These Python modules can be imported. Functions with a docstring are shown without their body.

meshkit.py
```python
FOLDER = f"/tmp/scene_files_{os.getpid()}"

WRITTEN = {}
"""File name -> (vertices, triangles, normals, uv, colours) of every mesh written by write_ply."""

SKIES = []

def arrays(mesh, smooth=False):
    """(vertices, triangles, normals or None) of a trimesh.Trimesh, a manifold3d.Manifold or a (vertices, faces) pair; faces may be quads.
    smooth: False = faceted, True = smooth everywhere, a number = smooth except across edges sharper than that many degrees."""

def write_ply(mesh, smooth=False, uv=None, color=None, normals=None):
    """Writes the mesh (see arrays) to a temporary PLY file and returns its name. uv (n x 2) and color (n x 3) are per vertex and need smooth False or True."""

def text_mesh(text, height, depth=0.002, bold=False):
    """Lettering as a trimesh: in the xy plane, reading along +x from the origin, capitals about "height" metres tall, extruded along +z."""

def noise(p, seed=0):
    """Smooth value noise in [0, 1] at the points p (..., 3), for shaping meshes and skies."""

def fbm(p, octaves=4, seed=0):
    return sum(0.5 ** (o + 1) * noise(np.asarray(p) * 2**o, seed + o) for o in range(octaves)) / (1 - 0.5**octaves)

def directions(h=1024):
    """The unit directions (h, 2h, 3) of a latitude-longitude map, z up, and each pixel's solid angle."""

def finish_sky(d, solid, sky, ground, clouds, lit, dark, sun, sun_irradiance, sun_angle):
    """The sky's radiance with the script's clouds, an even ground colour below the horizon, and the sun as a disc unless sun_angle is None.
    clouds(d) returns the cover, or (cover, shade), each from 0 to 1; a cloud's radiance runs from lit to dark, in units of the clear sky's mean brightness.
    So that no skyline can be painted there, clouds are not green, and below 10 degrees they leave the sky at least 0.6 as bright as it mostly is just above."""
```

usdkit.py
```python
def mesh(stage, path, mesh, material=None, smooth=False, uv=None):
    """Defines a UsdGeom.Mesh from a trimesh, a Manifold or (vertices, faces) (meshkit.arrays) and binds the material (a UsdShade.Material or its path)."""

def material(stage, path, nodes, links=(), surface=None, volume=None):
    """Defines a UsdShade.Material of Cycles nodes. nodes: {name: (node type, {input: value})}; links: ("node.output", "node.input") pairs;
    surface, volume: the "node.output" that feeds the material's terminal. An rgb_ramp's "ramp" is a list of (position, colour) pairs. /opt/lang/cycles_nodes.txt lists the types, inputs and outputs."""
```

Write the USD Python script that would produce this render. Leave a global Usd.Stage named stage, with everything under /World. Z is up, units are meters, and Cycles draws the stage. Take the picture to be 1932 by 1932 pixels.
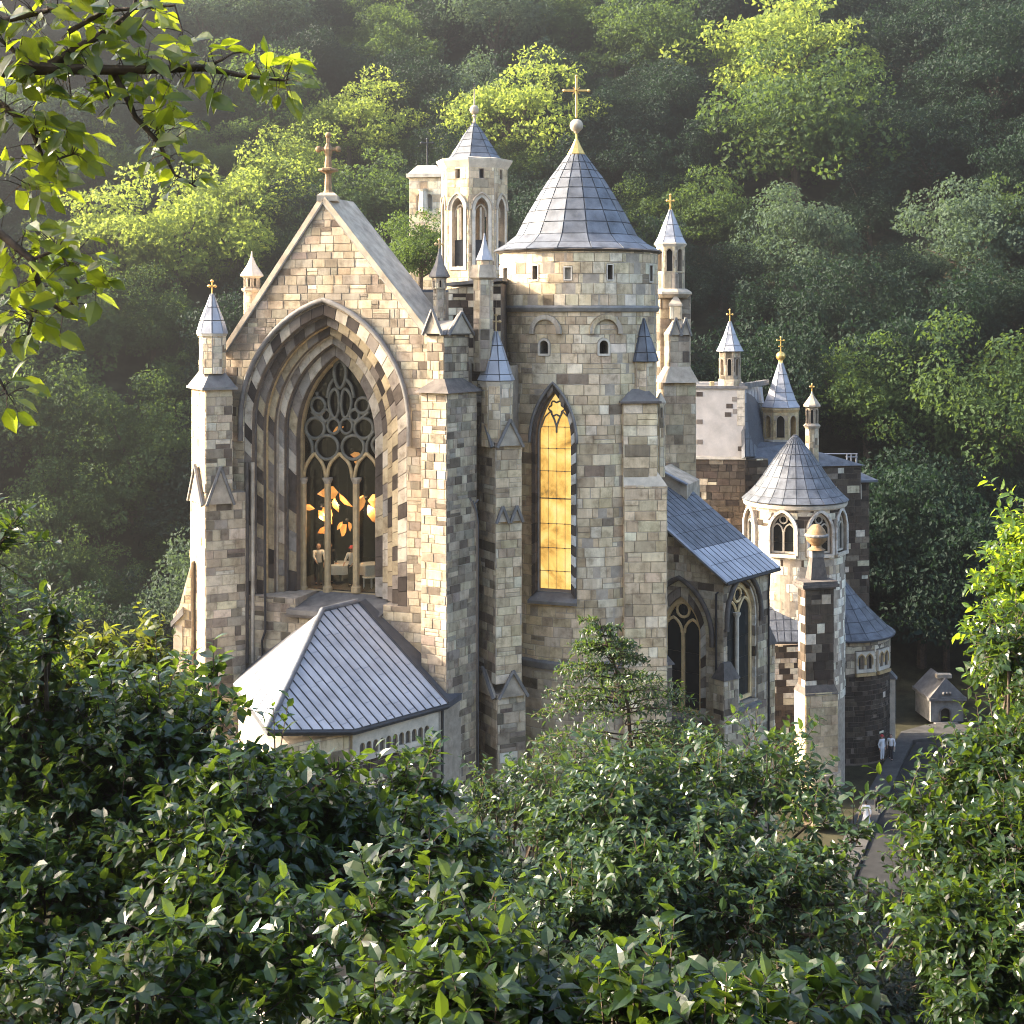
import math, random
import numpy as np, trimesh, shapely, manifold3d
from shapely.geometry import Polygon, box as sbox
from manifold3d import Manifold, CrossSection
from pxr import Usd, UsdGeom, UsdLux, UsdShade, Sdf, Gf, Vt
import usdkit, meshkit

stage = Usd.Stage.CreateInMemory()
UsdGeom.SetStageUpAxis(stage, 'Z'); UsdGeom.SetStageMetersPerUnit(stage, 1.0)
UsdGeom.Xform.Define(stage, '/World'); UsdGeom.Scope.Define(stage, '/World/Looks')

# ------------------------------------------------------------------ camera, sky, sun, exposure
SZ, K, HV, CZ = 1932.0, 0.7, 0.3106, 31.0      # picture units, width of view per metre, horizon, eye height
EXPOSURE = 2.5
SUN = np.array([-0.90, 0.19, 0.44]); SUN /= np.linalg.norm(SUN)
SUN_INT, SKY = 0.85, 0.115
cam = UsdGeom.Camera.Define(stage, '/World/camera')
cam.CreateHorizontalApertureAttr(36.0); cam.CreateVerticalApertureAttr(36.0)
cam.CreateFocalLengthAttr(36.0 / K); cam.CreateVerticalApertureOffsetAttr(-(0.5 - HV) * 36.0)
cam.CreateClippingRangeAttr((0.1, 5000.0)); cam.CreateExposureAttr(EXPOSURE)
cam.AddTranslateOp().Set((0, 0, CZ)); cam.AddRotateXOp().Set(90.0)

def material(name, nodes, links=(), surface=None, volume=None):
    return usdkit.material(stage, '/World/Looks/' + name, nodes, links, surface, volume)

sky = UsdLux.DomeLight.Define(stage, '/World/sky')
m_sky = material('sky_look', {'s': ('sky_texture', {'sky_type': 'single_scattering', 'sun_disc': False,
                 'sun_elevation': float(math.asin(SUN[2])), 'sun_rotation': float(math.atan2(SUN[0], SUN[1])), 'aerosol_density': 4.0}),
                 'b': ('background_shader', {'strength': SKY})}, [('s.color', 'b.color')], surface='b.background')
UsdShade.MaterialBindingAPI.Apply(sky.GetPrim()).Bind(m_sky)
sky.GetPrim().SetCustomDataByKey('kind', 'structure')
sun = UsdLux.DistantLight.Define(stage, '/World/sun')
sun.CreateIntensityAttr(SUN_INT); sun.CreateAngleAttr(0.5); sun.CreateColorAttr((1.0, 0.87, 0.69)); sun.CreateNormalizeAttr(True)
_z = SUN; _x = np.cross([0, 0, 1.0], _z); _x /= np.linalg.norm(_x); _y = np.cross(_z, _x)
sun.AddTransformOp().Set(Gf.Matrix4d(*_x, 0, *_y, 0, *_z, 0, 0, 0, 0, 1))

# ------------------------------------------------------------------ materials
def principled(name, col, rough=0.7, metal=0.0, var=0.25, scale=3.0, bump=0.0, bscale=20.0, spec=0.5, **kw):
    c = np.array(col, float)
    return material(name, {
        'g': ('geometry', {}), 'n': ('noise_texture', {'scale': scale, 'detail': 5.0, 'roughness': 0.6}),
        'r': ('rgb_ramp', {'ramp': [(0.3, tuple(c * (1 - var))), (0.7, tuple(np.minimum(c * (1 + var), 1)))]}),
        'bn': ('noise_texture', {'scale': bscale, 'detail': 4.0}), 'bu': ('bump', {'strength': bump, 'distance': 0.02}),
        'p': ('principled_bsdf', dict(roughness=rough, metallic=metal, specular_ior_level=spec, **kw))},
        [('g.position', 'n.vector'), ('n.fac', 'r.fac'), ('r.color', 'p.base_color'), ('g.position', 'bn.vector'),
         ('bn.fac', 'bu.height'), ('bu.normal', 'p.normal')], surface='p.BSDF')

M = {}
M['masonry'] = material('masonry', {
    'a': ('attribute', {'attribute': 'tone'}), 'g': ('geometry', {}),
    'n': ('noise_texture', {'scale': 2.6, 'detail': 6.0, 'roughness': 0.65}),
    'r': ('rgb_ramp', {'ramp': [(0.28, (0.50, 0.46, 0.42)), (0.5, (0.95, 0.94, 0.92)), (0.75, (1.16, 1.15, 1.13))]}),
    'sc': ('mapping', {'scale': (1.1, 1.1, 0.16)}), 'n2': ('noise_texture', {'scale': 0.8, 'detail': 6.0, 'roughness': 0.72}),
    'r2': ('rgb_ramp', {'ramp': [(0.30, (0.50, 0.45, 0.40)), (0.56, (1, 1, 1))]}),
    'm': ('mix_color', {'blend_type': 'multiply', 'fac': 1.0}), 'm2': ('mix_color', {'blend_type': 'multiply', 'fac': 0.8}),
    'bn': ('noise_texture', {'scale': 14.0, 'detail': 6.0, 'roughness': 0.7}), 'bu': ('bump', {'strength': 0.55, 'distance': 0.03}),
    'p': ('principled_bsdf', {'roughness': 0.88, 'specular_ior_level': 0.25})},
    [('g.position', 'n.vector'), ('n.fac', 'r.fac'), ('g.position', 'sc.vector'), ('sc.vector', 'n2.vector'), ('n2.fac', 'r2.fac'),
     ('a.color', 'm.a'), ('r.color', 'm.b'), ('m.result', 'm2.a'), ('r2.color', 'm2.b'), ('m2.result', 'p.base_color'),
     ('g.position', 'bn.vector'), ('bn.fac', 'bu.height'), ('bu.normal', 'p.normal')], surface='p.BSDF')
M['mortar'] = principled('mortar', (0.37, 0.31, 0.24), 0.95, bump=0.4, spec=0.2)
M['mortar_dark'] = principled('mortar_dark', (0.17, 0.135, 0.105), 0.95, bump=0.4, spec=0.2)
M['coping'] = principled('coping', (0.40, 0.335, 0.255), 0.85, var=0.35, scale=1.8, bump=0.4, spec=0.25)
M['pale_stone'] = principled('pale_stone', (0.55, 0.485, 0.39), 0.85, var=0.25, scale=2.0, bump=0.4, spec=0.25)
M['dark_stone'] = principled('dark_stone', (0.115, 0.098, 0.085), 0.8, var=0.4, scale=2.5, bump=0.4, spec=0.3)
M['sill_stone'] = principled('sill_stone', (0.16, 0.15, 0.14), 0.75, var=0.35, scale=2.0, bump=0.3, spec=0.35)
M['plaster'] = principled('plaster', (0.50, 0.445, 0.39), 0.9, var=0.16, scale=1.2, bump=0.3, spec=0.2)
M['gold_stone'] = principled('gold_stone', (0.42, 0.28, 0.10), 0.7, var=0.4, scale=4.0, bump=0.4, spec=0.3)
M['trim_dark'] = principled('trim_dark', (0.135, 0.125, 0.095), 0.6, var=0.35, scale=3.0, bump=0.3)
M['grey_stone'] = principled('grey_stone', (0.24, 0.23, 0.215), 0.85, var=0.3, scale=2.0, bump=0.4, spec=0.25)
M['bronze_stone'] = principled('bronze_stone', (0.27, 0.17, 0.085), 0.7, var=0.4, scale=4.0, bump=0.4, spec=0.3)
M['trim_grey'] = principled('trim_grey', (0.20, 0.19, 0.175), 0.6, var=0.3, scale=3.0, bump=0.3)
M['lead'] = principled('lead', (0.108, 0.116, 0.13), 0.5, 0.1, var=0.45, scale=1.7, bump=0.5, bscale=5.0)
M['lead_light'] = principled('lead_light', (0.335, 0.343, 0.37), 0.5, 0.05, var=0.22, scale=1.1, bump=0.4, bscale=4.0)
M['lead_seam'] = principled('lead_seam', (0.075, 0.078, 0.088), 0.6, 0.2, var=0.2)
M['gold'] = principled('gold', (0.80, 0.52, 0.17), 0.32, 0.9, var=0.2, scale=6.0)
M['gilt_stone'] = principled('gilt_stone', (0.47, 0.33, 0.16), 0.6, 0.1, var=0.3, scale=4.0, bump=0.2)
M['iron'] = principled('iron', (0.035, 0.035, 0.038), 0.5, 0.3, var=0.3)
M['steel'] = principled('steel', (0.35, 0.36, 0.38), 0.4, 0.7, var=0.2)
M['tan_frame'] = principled('tan_frame', (0.46, 0.33, 0.17), 0.65, var=0.2, bump=0.2)
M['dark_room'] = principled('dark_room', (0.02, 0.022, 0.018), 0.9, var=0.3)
M['room_floor'] = principled('room_floor', (0.12, 0.1, 0.08), 0.6)
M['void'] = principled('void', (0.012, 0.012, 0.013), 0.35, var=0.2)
def pane(name, tint, fmax=None):
    return material(name, {'t': ('transparent_bsdf', {'color': tint}), 'gl': ('glossy_bsdf', {'roughness': 0.06, 'color': (0.9, 0.9, 0.9)}),
                           'f': ('fresnel', {'IOR': 1.5}), 'x': ('mix_closure', {})},
                    [('f.fac', 'x.fac'), ('t.BSDF', 'x.closure1'), ('gl.BSDF', 'x.closure2')], surface='x.closure')
M['glass'] = pane('glass', (0.85, 0.88, 0.85))
M['dark_glass'] = principled('dark_glass', (0.012, 0.014, 0.014), 0.12, var=0.3)
M['gold_shine'] = material('gold_shine', {  # emission paints sunlight shining in the glass; dark spots are stains
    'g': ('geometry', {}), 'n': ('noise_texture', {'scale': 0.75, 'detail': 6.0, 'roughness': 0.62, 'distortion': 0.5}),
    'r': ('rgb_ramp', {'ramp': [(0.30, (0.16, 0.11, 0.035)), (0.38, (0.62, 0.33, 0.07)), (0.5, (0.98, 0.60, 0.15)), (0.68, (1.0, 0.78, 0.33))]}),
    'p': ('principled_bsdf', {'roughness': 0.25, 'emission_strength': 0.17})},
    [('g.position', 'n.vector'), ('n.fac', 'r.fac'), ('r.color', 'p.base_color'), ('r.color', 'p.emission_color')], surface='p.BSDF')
M['lamp_glow'] = material('lamp_glow', {'p': ('principled_bsdf', {'base_color': (0.9, 0.45, 0.12), 'roughness': 0.5, 'emission_color': (1.0, 0.40, 0.11), 'emission_strength': 0.13})}, surface='p.BSDF')
M['light_frame'] = principled('light_frame', (0.74, 0.54, 0.28), 0.6, var=0.2, bump=0.2)
M['lamp_dim'] = material('lamp_dim', {'p': ('principled_bsdf', {'base_color': (0.75, 0.33, 0.10), 'roughness': 0.5, 'emission_color': (1.0, 0.32, 0.06), 'emission_strength': 0.05})}, surface='p.BSDF')
M['cloth_white'] = principled('cloth_white', (0.75, 0.75, 0.76), 0.85, var=0.08)
M['cloth_dark'] = principled('cloth_dark', (0.02, 0.02, 0.025), 0.85, var=0.2)
M['cloth_red'] = principled('cloth_red', (0.5, 0.05, 0.05), 0.85, var=0.15)
M['cloth_blue'] = principled('cloth_blue', (0.06, 0.25, 0.55), 0.85, var=0.15)
M['skin'] = principled('skin', (0.52, 0.32, 0.23), 0.6, var=0.08)
M['hair'] = principled('hair', (0.03, 0.022, 0.018), 0.6, var=0.3)
M['bark'] = principled('bark', (0.075, 0.055, 0.04), 0.9, var=0.45, scale=6.0, bump=0.7, bscale=25.0, spec=0.2)
M['earth'] = principled('earth', (0.040, 0.037, 0.020), 0.95, var=0.6, scale=0.45, bump=0.6, bscale=4.0, spec=0.15)
M['paving'] = principled('paving', (0.07, 0.067, 0.063), 0.85, var=0.3, scale=1.5, bump=0.4, spec=0.25)
M['asphalt'] = principled('asphalt', (0.026, 0.026, 0.026), 0.9, var=0.3, scale=1.5, bump=0.4, spec=0.25)

def leafmat(name, a, b, trans, gloss=0.30, tmix=0.36, scale=0.6, spec=0.5):
    """Leaves: two greens mixed by noise, with light passing through."""
    return material(name, {
        'g': ('geometry', {}), 'n': ('noise_texture', {'scale': scale, 'detail': 3.0}), 'w': ('white_noise_texture', {'dimensions': '1D'}),
        'r': ('rgb_ramp', {'ramp': [(0.3, tuple(a)), (0.7, tuple(b))]}), 'h': ('hsv', {'saturation': 1.0}),
        'mr': ('map_range', {'from_min': 0.0, 'from_max': 1.0, 'to_min': 0.7, 'to_max': 1.35}),
        'p': ('principled_bsdf', {'roughness': gloss, 'specular_ior_level': spec}), 't': ('translucent_bsdf', {'color': tuple(trans)}),
        'x': ('mix_closure', {'fac': tmix})},
        [('g.position', 'n.vector'), ('n.fac', 'r.fac'), ('g.random_per_island', 'w.w'), ('w.value', 'mr.value'), ('r.color', 'h.color'), ('mr.result', 'h.value'),
         ('h.color', 'p.base_color'), ('p.BSDF', 'x.closure1'), ('t.BSDF', 'x.closure2')], surface='x.closure')
M['leaf_near'] = leafmat('leaf_near', (0.0092, 0.0230, 0.0058), (0.0208, 0.0417, 0.0092), (0.1260, 0.1932, 0.0126), 0.27, 0.36, 0.6, 0.6)
M['leaf_hang'] = leafmat('leaf_hang', (0.0112, 0.0280, 0.0063), (0.0245, 0.0462, 0.0084), (0.4675, 0.5780, 0.0213), 0.36, 0.38)
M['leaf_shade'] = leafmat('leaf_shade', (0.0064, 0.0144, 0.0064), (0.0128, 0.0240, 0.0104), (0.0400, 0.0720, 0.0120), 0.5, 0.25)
M['leaf_sunlit'] = leafmat('leaf_sunlit', (0.020, 0.050, 0.012), (0.048, 0.085, 0.018), (0.40, 0.54, 0.03), 0.27, 0.46, 0.6, 0.6)  # brighter leaf copy paints sun onto the top of the right-hand tree
M['leaf_bush'] = leafmat('leaf_bush', (0.0099, 0.0258, 0.0079), (0.0223, 0.0471, 0.0119), (0.1761, 0.2709, 0.0203), 0.25, 0.32, 0.6, 0.6)
M['leaf_mid'] = leafmat('leaf_mid', (0.0116, 0.0290, 0.0127), (0.0263, 0.0517, 0.0190), (0.1355, 0.2168, 0.0271), 0.34, 0.30)
M['leaf_yellow_lit'] = leafmat('leaf_yellow_lit', (0.0434, 0.0620, 0.0112), (0.0744, 0.0930, 0.0155), (0.2995, 0.3280, 0.0285), 0.42, 0.42)  # yellow leaf colour paints in the light on the young treetop
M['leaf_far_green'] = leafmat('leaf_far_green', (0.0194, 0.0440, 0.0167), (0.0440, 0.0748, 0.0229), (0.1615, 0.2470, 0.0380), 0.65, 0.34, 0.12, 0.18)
M['leaf_far_dark'] = leafmat('leaf_far_dark', (0.0054, 0.0163, 0.0102), (0.0122, 0.0286, 0.0150), (0.0252, 0.0560, 0.0175), 0.65, 0.25, 0.12, 0.18)  # much darker green puts the hillside's shade into the leaf colour
M['leaf_far_yellow'] = leafmat('leaf_far_yellow', (0.062, 0.104, 0.022), (0.128, 0.160, 0.036), (0.46, 0.56, 0.08), 0.65, 0.44, 0.12, 0.18)  # brighter yellow-green paints sunlight into these far crowns
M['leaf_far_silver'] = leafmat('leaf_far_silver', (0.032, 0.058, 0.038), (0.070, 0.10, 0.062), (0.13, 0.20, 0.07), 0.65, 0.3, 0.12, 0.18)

# ------------------------------------------------------------------ building objects
used = {}
def numbered(path):
    n = used.get(path, 0); used[path] = n + 1
    return path if n == 0 else f'{path}_{n:03d}'
ORIGIN = {}
THINGS = []
def tag(prim, label=None, cat=None, group=None, kind=None):
    for k, v in (('label', label), ('category', cat), ('group', group), ('kind', kind)):
        if v: prim.SetCustomDataByKey(k, v)
def thing(name, label, cat, base=(0, 0, 0), group=None):
    path = numbered('/World/' + name)
    x = UsdGeom.Xform.Define(stage, path); x.AddTranslateOp().Set(tuple(map(float, base)))
    tag(x.GetPrim(), label, cat, group)
    ORIGIN[path] = np.array(base, float); THINGS.append(path)
    return path
def root_of(path): return '/'.join(path.split('/')[:3])
def part(parent, name, mesh, mat, smooth=False, label=None, kind=None, tone=None):
    """One mesh prim below a thing or a part; mesh in world coordinates."""
    v, f, n = meshkit.arrays(mesh, smooth)
    o = ORIGIN.get(root_of(parent), np.zeros(3))
    path = numbered(parent + '/' + name)
    m = UsdGeom.Mesh.Define(stage, path)
    m.CreatePointsAttr(Vt.Vec3fArray.FromNumpy((v - o).astype(np.float32)))
    m.CreateFaceVertexCountsAttr(Vt.IntArray.FromNumpy(np.full(len(f), 3, np.int32)))
    m.CreateFaceVertexIndicesAttr(Vt.IntArray.FromNumpy(np.ascontiguousarray(f, dtype=np.int32).ravel()))
    m.CreateSubdivisionSchemeAttr('none')
    if n is not None:
        m.CreateNormalsAttr(Vt.Vec3fArray.FromNumpy(n.astype(np.float32))); m.SetNormalsInterpolation('vertex')
    if tone is not None:
        t = np.asarray(tone, np.float32)
        if t.ndim == 1: t = np.tile(t, (len(v), 1))
        UsdGeom.PrimvarsAPI(m).CreatePrimvar('tone', Sdf.ValueTypeNames.Color3fArray, 'vertex').Set(Vt.Vec3fArray.FromNumpy(t))
    UsdShade.MaterialBindingAPI.Apply(m.GetPrim()).Bind(M[mat])
    if label or kind: tag(m.GetPrim(), label, kind=kind)
    return path
def structure(name, mesh, mat, smooth=False, kind='structure', label=None, cat=None):
    path = part('/World', name, mesh, mat, smooth); tag(stage.GetPrimAtPath(path), label, cat, kind=kind); return path
def join(ms):
    vs, fs, n = [], [], 0
    for m in ms:
        v, f, _ = meshkit.arrays(m)
        vs.append(v); fs.append(f + n); n += len(v)
    return np.vstack(vs), np.vstack(fs)

# ------------------------------------------------------------------ pixels to points
def ray(px, py): return np.array([(px / SZ - 0.5) * K, 1.0, -(py / SZ - HV) * K])
def W(px, py, Y): return np.array([0, 0, CZ]) + ray(px, py) * Y
def mpp(Y): return K * Y / SZ
def to_px(p):
    p = np.asarray(p, float); return np.array([(p[0] / p[1] / K + 0.5) * SZ, (HV - (p[2] - CZ) / p[1] / K) * SZ])
def zat(py, Y): return CZ - (py / SZ - HV) * K * Y
def xat(px, Y): return (px / SZ - 0.5) * K * Y

class Plane:
    """A vertical plane: u runs to the right along it, n points out of it."""
    def __init__(s, ox, oy, a):
        s.o = np.array([ox, oy, 0.0]); s.u = np.array([math.cos(a), -math.sin(a), 0]); s.n = np.array([-math.sin(a), -math.cos(a), 0]); s.a = a
    def at(s, px, py, d=0.0):
        r = ray(px, py); o = s.o + s.n * d
        t = ((o - [0, 0, CZ]) @ s.n) / (r @ s.n); p = np.array([0, 0, CZ]) + r * t
        return ((p - o) @ s.u, p[2])
    def poly(s, pts, d=0.0): return [s.at(x, y, d) for x, y in pts]
    def w(s, q, d=0.0):
        q = np.asarray(q, float); return s.o + np.outer(q[:, 0], s.u) + np.outer(q[:, 1], [0, 0, 1]) + s.n * d
    def w3(s, q):
        q = np.asarray(q, float); return s.o + np.outer(q[:, 0], s.u) + np.outer(q[:, 1], [0, 0, 1]) + np.outer(q[:, 2], s.n)
    def solid(s, poly, d0, d1):
        """poly (points or a shapely polygon) pushed from depth d0 to d1, as a Manifold."""
        if isinstance(poly, Polygon): rings = [np.array(poly.exterior.coords)[:-1]] + [np.array(r.coords)[:-1] for r in poly.interiors]
        else: rings = [np.array(poly)]
        c = CrossSection([np.ascontiguousarray(r) for r in rings], manifold3d.FillRule.EvenOdd)
        m = c.extrude(d1 - d0)
        T = np.column_stack([s.u, [0, 0, 1], s.n, s.o + s.n * d0])
        return m.transform(T)

def box3(c, size, yaw=0.0, bev=0.0):
    if bev > 0:
        b = np.array(size) / 2 - bev
        m = Manifold.hull_points(np.array([[sx * (b[0] + (bev if k == 0 else 0)), sy * (b[1] + (bev if k == 1 else 0)), sz * (b[2] + (bev if k == 2 else 0))] for sx in (-1, 1) for sy in (-1, 1) for sz in (-1, 1) for k in range(3)]))
    else: m = Manifold.cube(tuple(size), True)
    return m.rotate((0, 0, math.degrees(yaw))).translate(tuple(c))
def hull(pts): return Manifold.hull_points(np.asarray(pts, float))
def arrs(m): v, f, _ = meshkit.arrays(m); return v, f

def tube(pts, r, sides=6, closed=False):
    P = np.asarray(pts, float); n = len(P); R = np.broadcast_to(np.asarray(r, float), n)
    if closed: T = np.roll(P, -1, 0) - np.roll(P, 1, 0)
    else: T = np.gradient(P, axis=0)
    T /= np.maximum(np.linalg.norm(T, axis=1, keepdims=True), 1e-9)
    ref = np.array([0.31, 0.17, 0.93]) if abs(T[:, 2].mean()) < 0.8 else np.array([0.95, 0.22, 0.1])
    A = np.cross(T, ref); A /= np.maximum(np.linalg.norm(A, axis=1, keepdims=True), 1e-9); B = np.cross(T, A)
    th = np.arange(sides) / sides * 2 * math.pi
    V = (P[:, None] + (A[:, None] * np.cos(th)[None, :, None] + B[:, None] * np.sin(th)[None, :, None]) * R[:, None, None]).reshape(-1, 3)
    F = []
    for i in range(n if closed else n - 1):
        j = (i + 1) % n
        for k in range(sides):
            l = (k + 1) % sides
            F += [[i * sides + k, i * sides + l, j * sides + l], [i * sides + k, j * sides + l, j * sides + k]]
    if not closed:
        for k in range(1, sides - 1): F += [[0, k + 1, k], [(n - 1) * sides, (n - 1) * sides + k, (n - 1) * sides + k + 1]]
    return V, np.array(F)
def lathe(c, prof, n=8, a0=0.0, cap=True):
    """prof: (radius, height) pairs from the bottom up, round the vertical through c."""
    th = a0 + np.arange(n) / n * 2 * math.pi; V, F = [], []
    for r, z in prof:
        V += [[c[0] + r * math.cos(t), c[1] + r * math.sin(t), z] for t in th]
    for i in range(len(prof) - 1):
        for k in range(n):
            l = (k + 1) % n
            F += [[i * n + k, i * n + l, (i + 1) * n + l], [i * n + k, (i + 1) * n + l, (i + 1) * n + k]]
    if cap:
        for k in range(1, n - 1): F += [[0, k + 1, k]]; F += [[(len(prof) - 1) * n, (len(prof) - 1) * n + k, (len(prof) - 1) * n + k + 1]]
    return np.array(V, float), np.array(F)
def ball(c, r, n=10):
    m = trimesh.creation.icosphere(2, r); m.apply_translation(c); return m

# ------------------------------------------------------------------ masonry
WARM = (1.04, 1.0, 0.885)
TONES = {'bright': (0.90, 0.88, 0.83), 'white': (0.72, 0.68, 0.61), 'cream': (0.64, 0.565, 0.455), 'sand': (0.52, 0.42, 0.27), 'beige': (0.51, 0.435, 0.345), 'grey': (0.37, 0.34, 0.30),
         'taupe': (0.27, 0.23, 0.195), 'brown': (0.105, 0.083, 0.068), 'dark': (0.055, 0.044, 0.038)}
PAL = {'facade': dict(cream=.25, beige=.31, taupe=.19, brown=.055, white=.055, grey=.14),
       'patchy': dict(cream=.27, beige=.27, taupe=.17, brown=.08, white=.10, grey=.11),
       'tower': dict(cream=.5, beige=.34, taupe=.035, white=.1, grey=.025),
       'drum': dict(cream=.5, white=.38, beige=.07, taupe=.05),
       'gilt': dict(sand=.8, beige=.2),
       'pale': dict(cream=.45, white=.35, beige=.15, taupe=.05),
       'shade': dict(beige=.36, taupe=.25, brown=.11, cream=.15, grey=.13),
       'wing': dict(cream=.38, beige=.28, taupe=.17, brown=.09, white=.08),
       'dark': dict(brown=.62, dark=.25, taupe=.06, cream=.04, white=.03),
       'black_white': dict(dark=.42, brown=.33, white=.16, cream=.09),
       'chapel': dict(bright=.86, cream=.05, taupe=.05, brown=.04)}
STONES = {}
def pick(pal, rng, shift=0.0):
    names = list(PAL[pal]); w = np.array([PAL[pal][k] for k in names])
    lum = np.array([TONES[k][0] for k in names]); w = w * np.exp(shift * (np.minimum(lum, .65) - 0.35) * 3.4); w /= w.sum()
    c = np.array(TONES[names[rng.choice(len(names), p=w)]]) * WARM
    if pal in ('facade', 'patchy', 'shade', 'wing'): c = c * .8 + np.array([.36, .305, .24]) * .2
    if pal in ('tower', 'drum', 'pale'): c = c * [1.05, 1.0, .93]
    return c * rng.uniform(0.84, 1.14) * (1 + rng.normal(0, 0.018, 3))
def lay(poly, hc, wmin, wmax, rng, gap=0.010, split=0.10):
    shapely.prepare(poly); x0, y0, x1, y1 = poly.bounds; out = []; z = y0
    while z < y1 - 0.03:
        h = hc * rng.uniform(0.82, 1.18); x = x0 - rng.uniform(0, wmax)
        while x < x1:
            w = rng.uniform(wmin, wmax); q = rng.random()
            cells = [(x, z, x + w, z + h)]
            if q < split: cells = [(x, z, x + w, z + h * .5), (x, z + h * .5, x + w, z + h)]
            elif q < split * 1.7: cells = [(x, z, x + w * .5, z + h), (x + w * .5, z, x + w, z + h)]
            for a, b, c, d in cells:
                bx = sbox(a + gap, b + gap, c - gap, d - gap)
                if poly.contains(bx): out.append(np.array([[a + gap, b + gap], [c - gap, b + gap], [c - gap, d - gap], [a + gap, d - gap]]))
                elif poly.intersects(bx):
                    g = poly.buffer(-gap, join_style=2).intersection(bx)
                    for p in getattr(g, 'geoms', [g]):
                        if isinstance(p, Polygon) and p.area > 0.012:
                            out.append(np.array(p.simplify(0.01).exterior.coords)[:-1])
            x += w
        z += h
    return out
def block(ring, d0, d1, ch=0.014):
    """A stone: ring (2d) from depth d0 to d1 with a worn edge; returns (n x 3 local, faces)."""
    ring = np.asarray(ring)
    if np.cross(ring[1] - ring[0], ring[2] - ring[1]) < 0 and len(ring) == 4 or (len(ring) != 4 and Polygon(ring).exterior.is_ccw is False): ring = ring[::-1]
    n = len(ring)
    if n == 4:
        c = ring.mean(0); e = np.abs(ring - c); k = np.minimum(ch / np.maximum(e.max(0), 1e-6), .4); inner = ring - (ring - c) * k
    else:
        g = Polygon(ring).buffer(-ch, join_style=2)
        inner = np.array(g.exterior.coords)[:-1] if isinstance(g, Polygon) and not g.is_empty else None
        if inner is None or len(inner) != n: c = ring.mean(0); inner = c + (ring - c) * 0.96
        else:
            if not Polygon(inner).exterior.is_ccw: inner = inner[::-1]
            s = int(np.argmin(((inner - ring[0]) ** 2).sum(1))); inner = np.roll(inner, -s, 0)
    V = np.vstack([np.c_[inner, np.full(n, d1)], np.c_[ring, np.full(n, d1 - ch)], np.c_[ring, np.full(n, d0)]])
    F = []
    if n == 4: F += [[0, 1, 2], [0, 2, 3]]
    else:
        import trimesh.creation as tc
        try: F += ear(inner)
        except Exception: F += [[0, k, k + 1] for k in range(1, n - 1)]
    for i in range(n):
        j = (i + 1) % n
        F += [[n + i, n + j, j], [n + i, j, i], [2 * n + i, 2 * n + j, n + j], [2 * n + i, n + j, n + i]]
    return V, np.array(F)
def ear(P):
    P = np.asarray(P); idx = list(range(len(P))); out = []; guard = 0
    while len(idx) > 3 and guard < 400:
        guard += 1; done = False
        for i in range(len(idx)):
            a, b, c = idx[i - 1], idx[i], idx[(i + 1) % len(idx)]
            ab, bc = P[b] - P[a], P[c] - P[b]
            if ab[0] * bc[1] - ab[1] * bc[0] <= 1e-12: continue
            t = Polygon([P[a], P[b], P[c]])
            if any(t.contains(shapely.Point(P[q])) for q in idx if q not in (a, b, c)): continue
            out.append([a, b, c]); idx.pop(i); done = True; break
        if not done: break
    return out + [[idx[0], idx[k], idx[k + 1]] for k in range(1, len(idx) - 1)]
def add_stone(parent, v, f, col, name='stone'):
    STONES.setdefault(root_of(parent), []).append((parent, name, v, f, np.asarray(col, float)))
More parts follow.
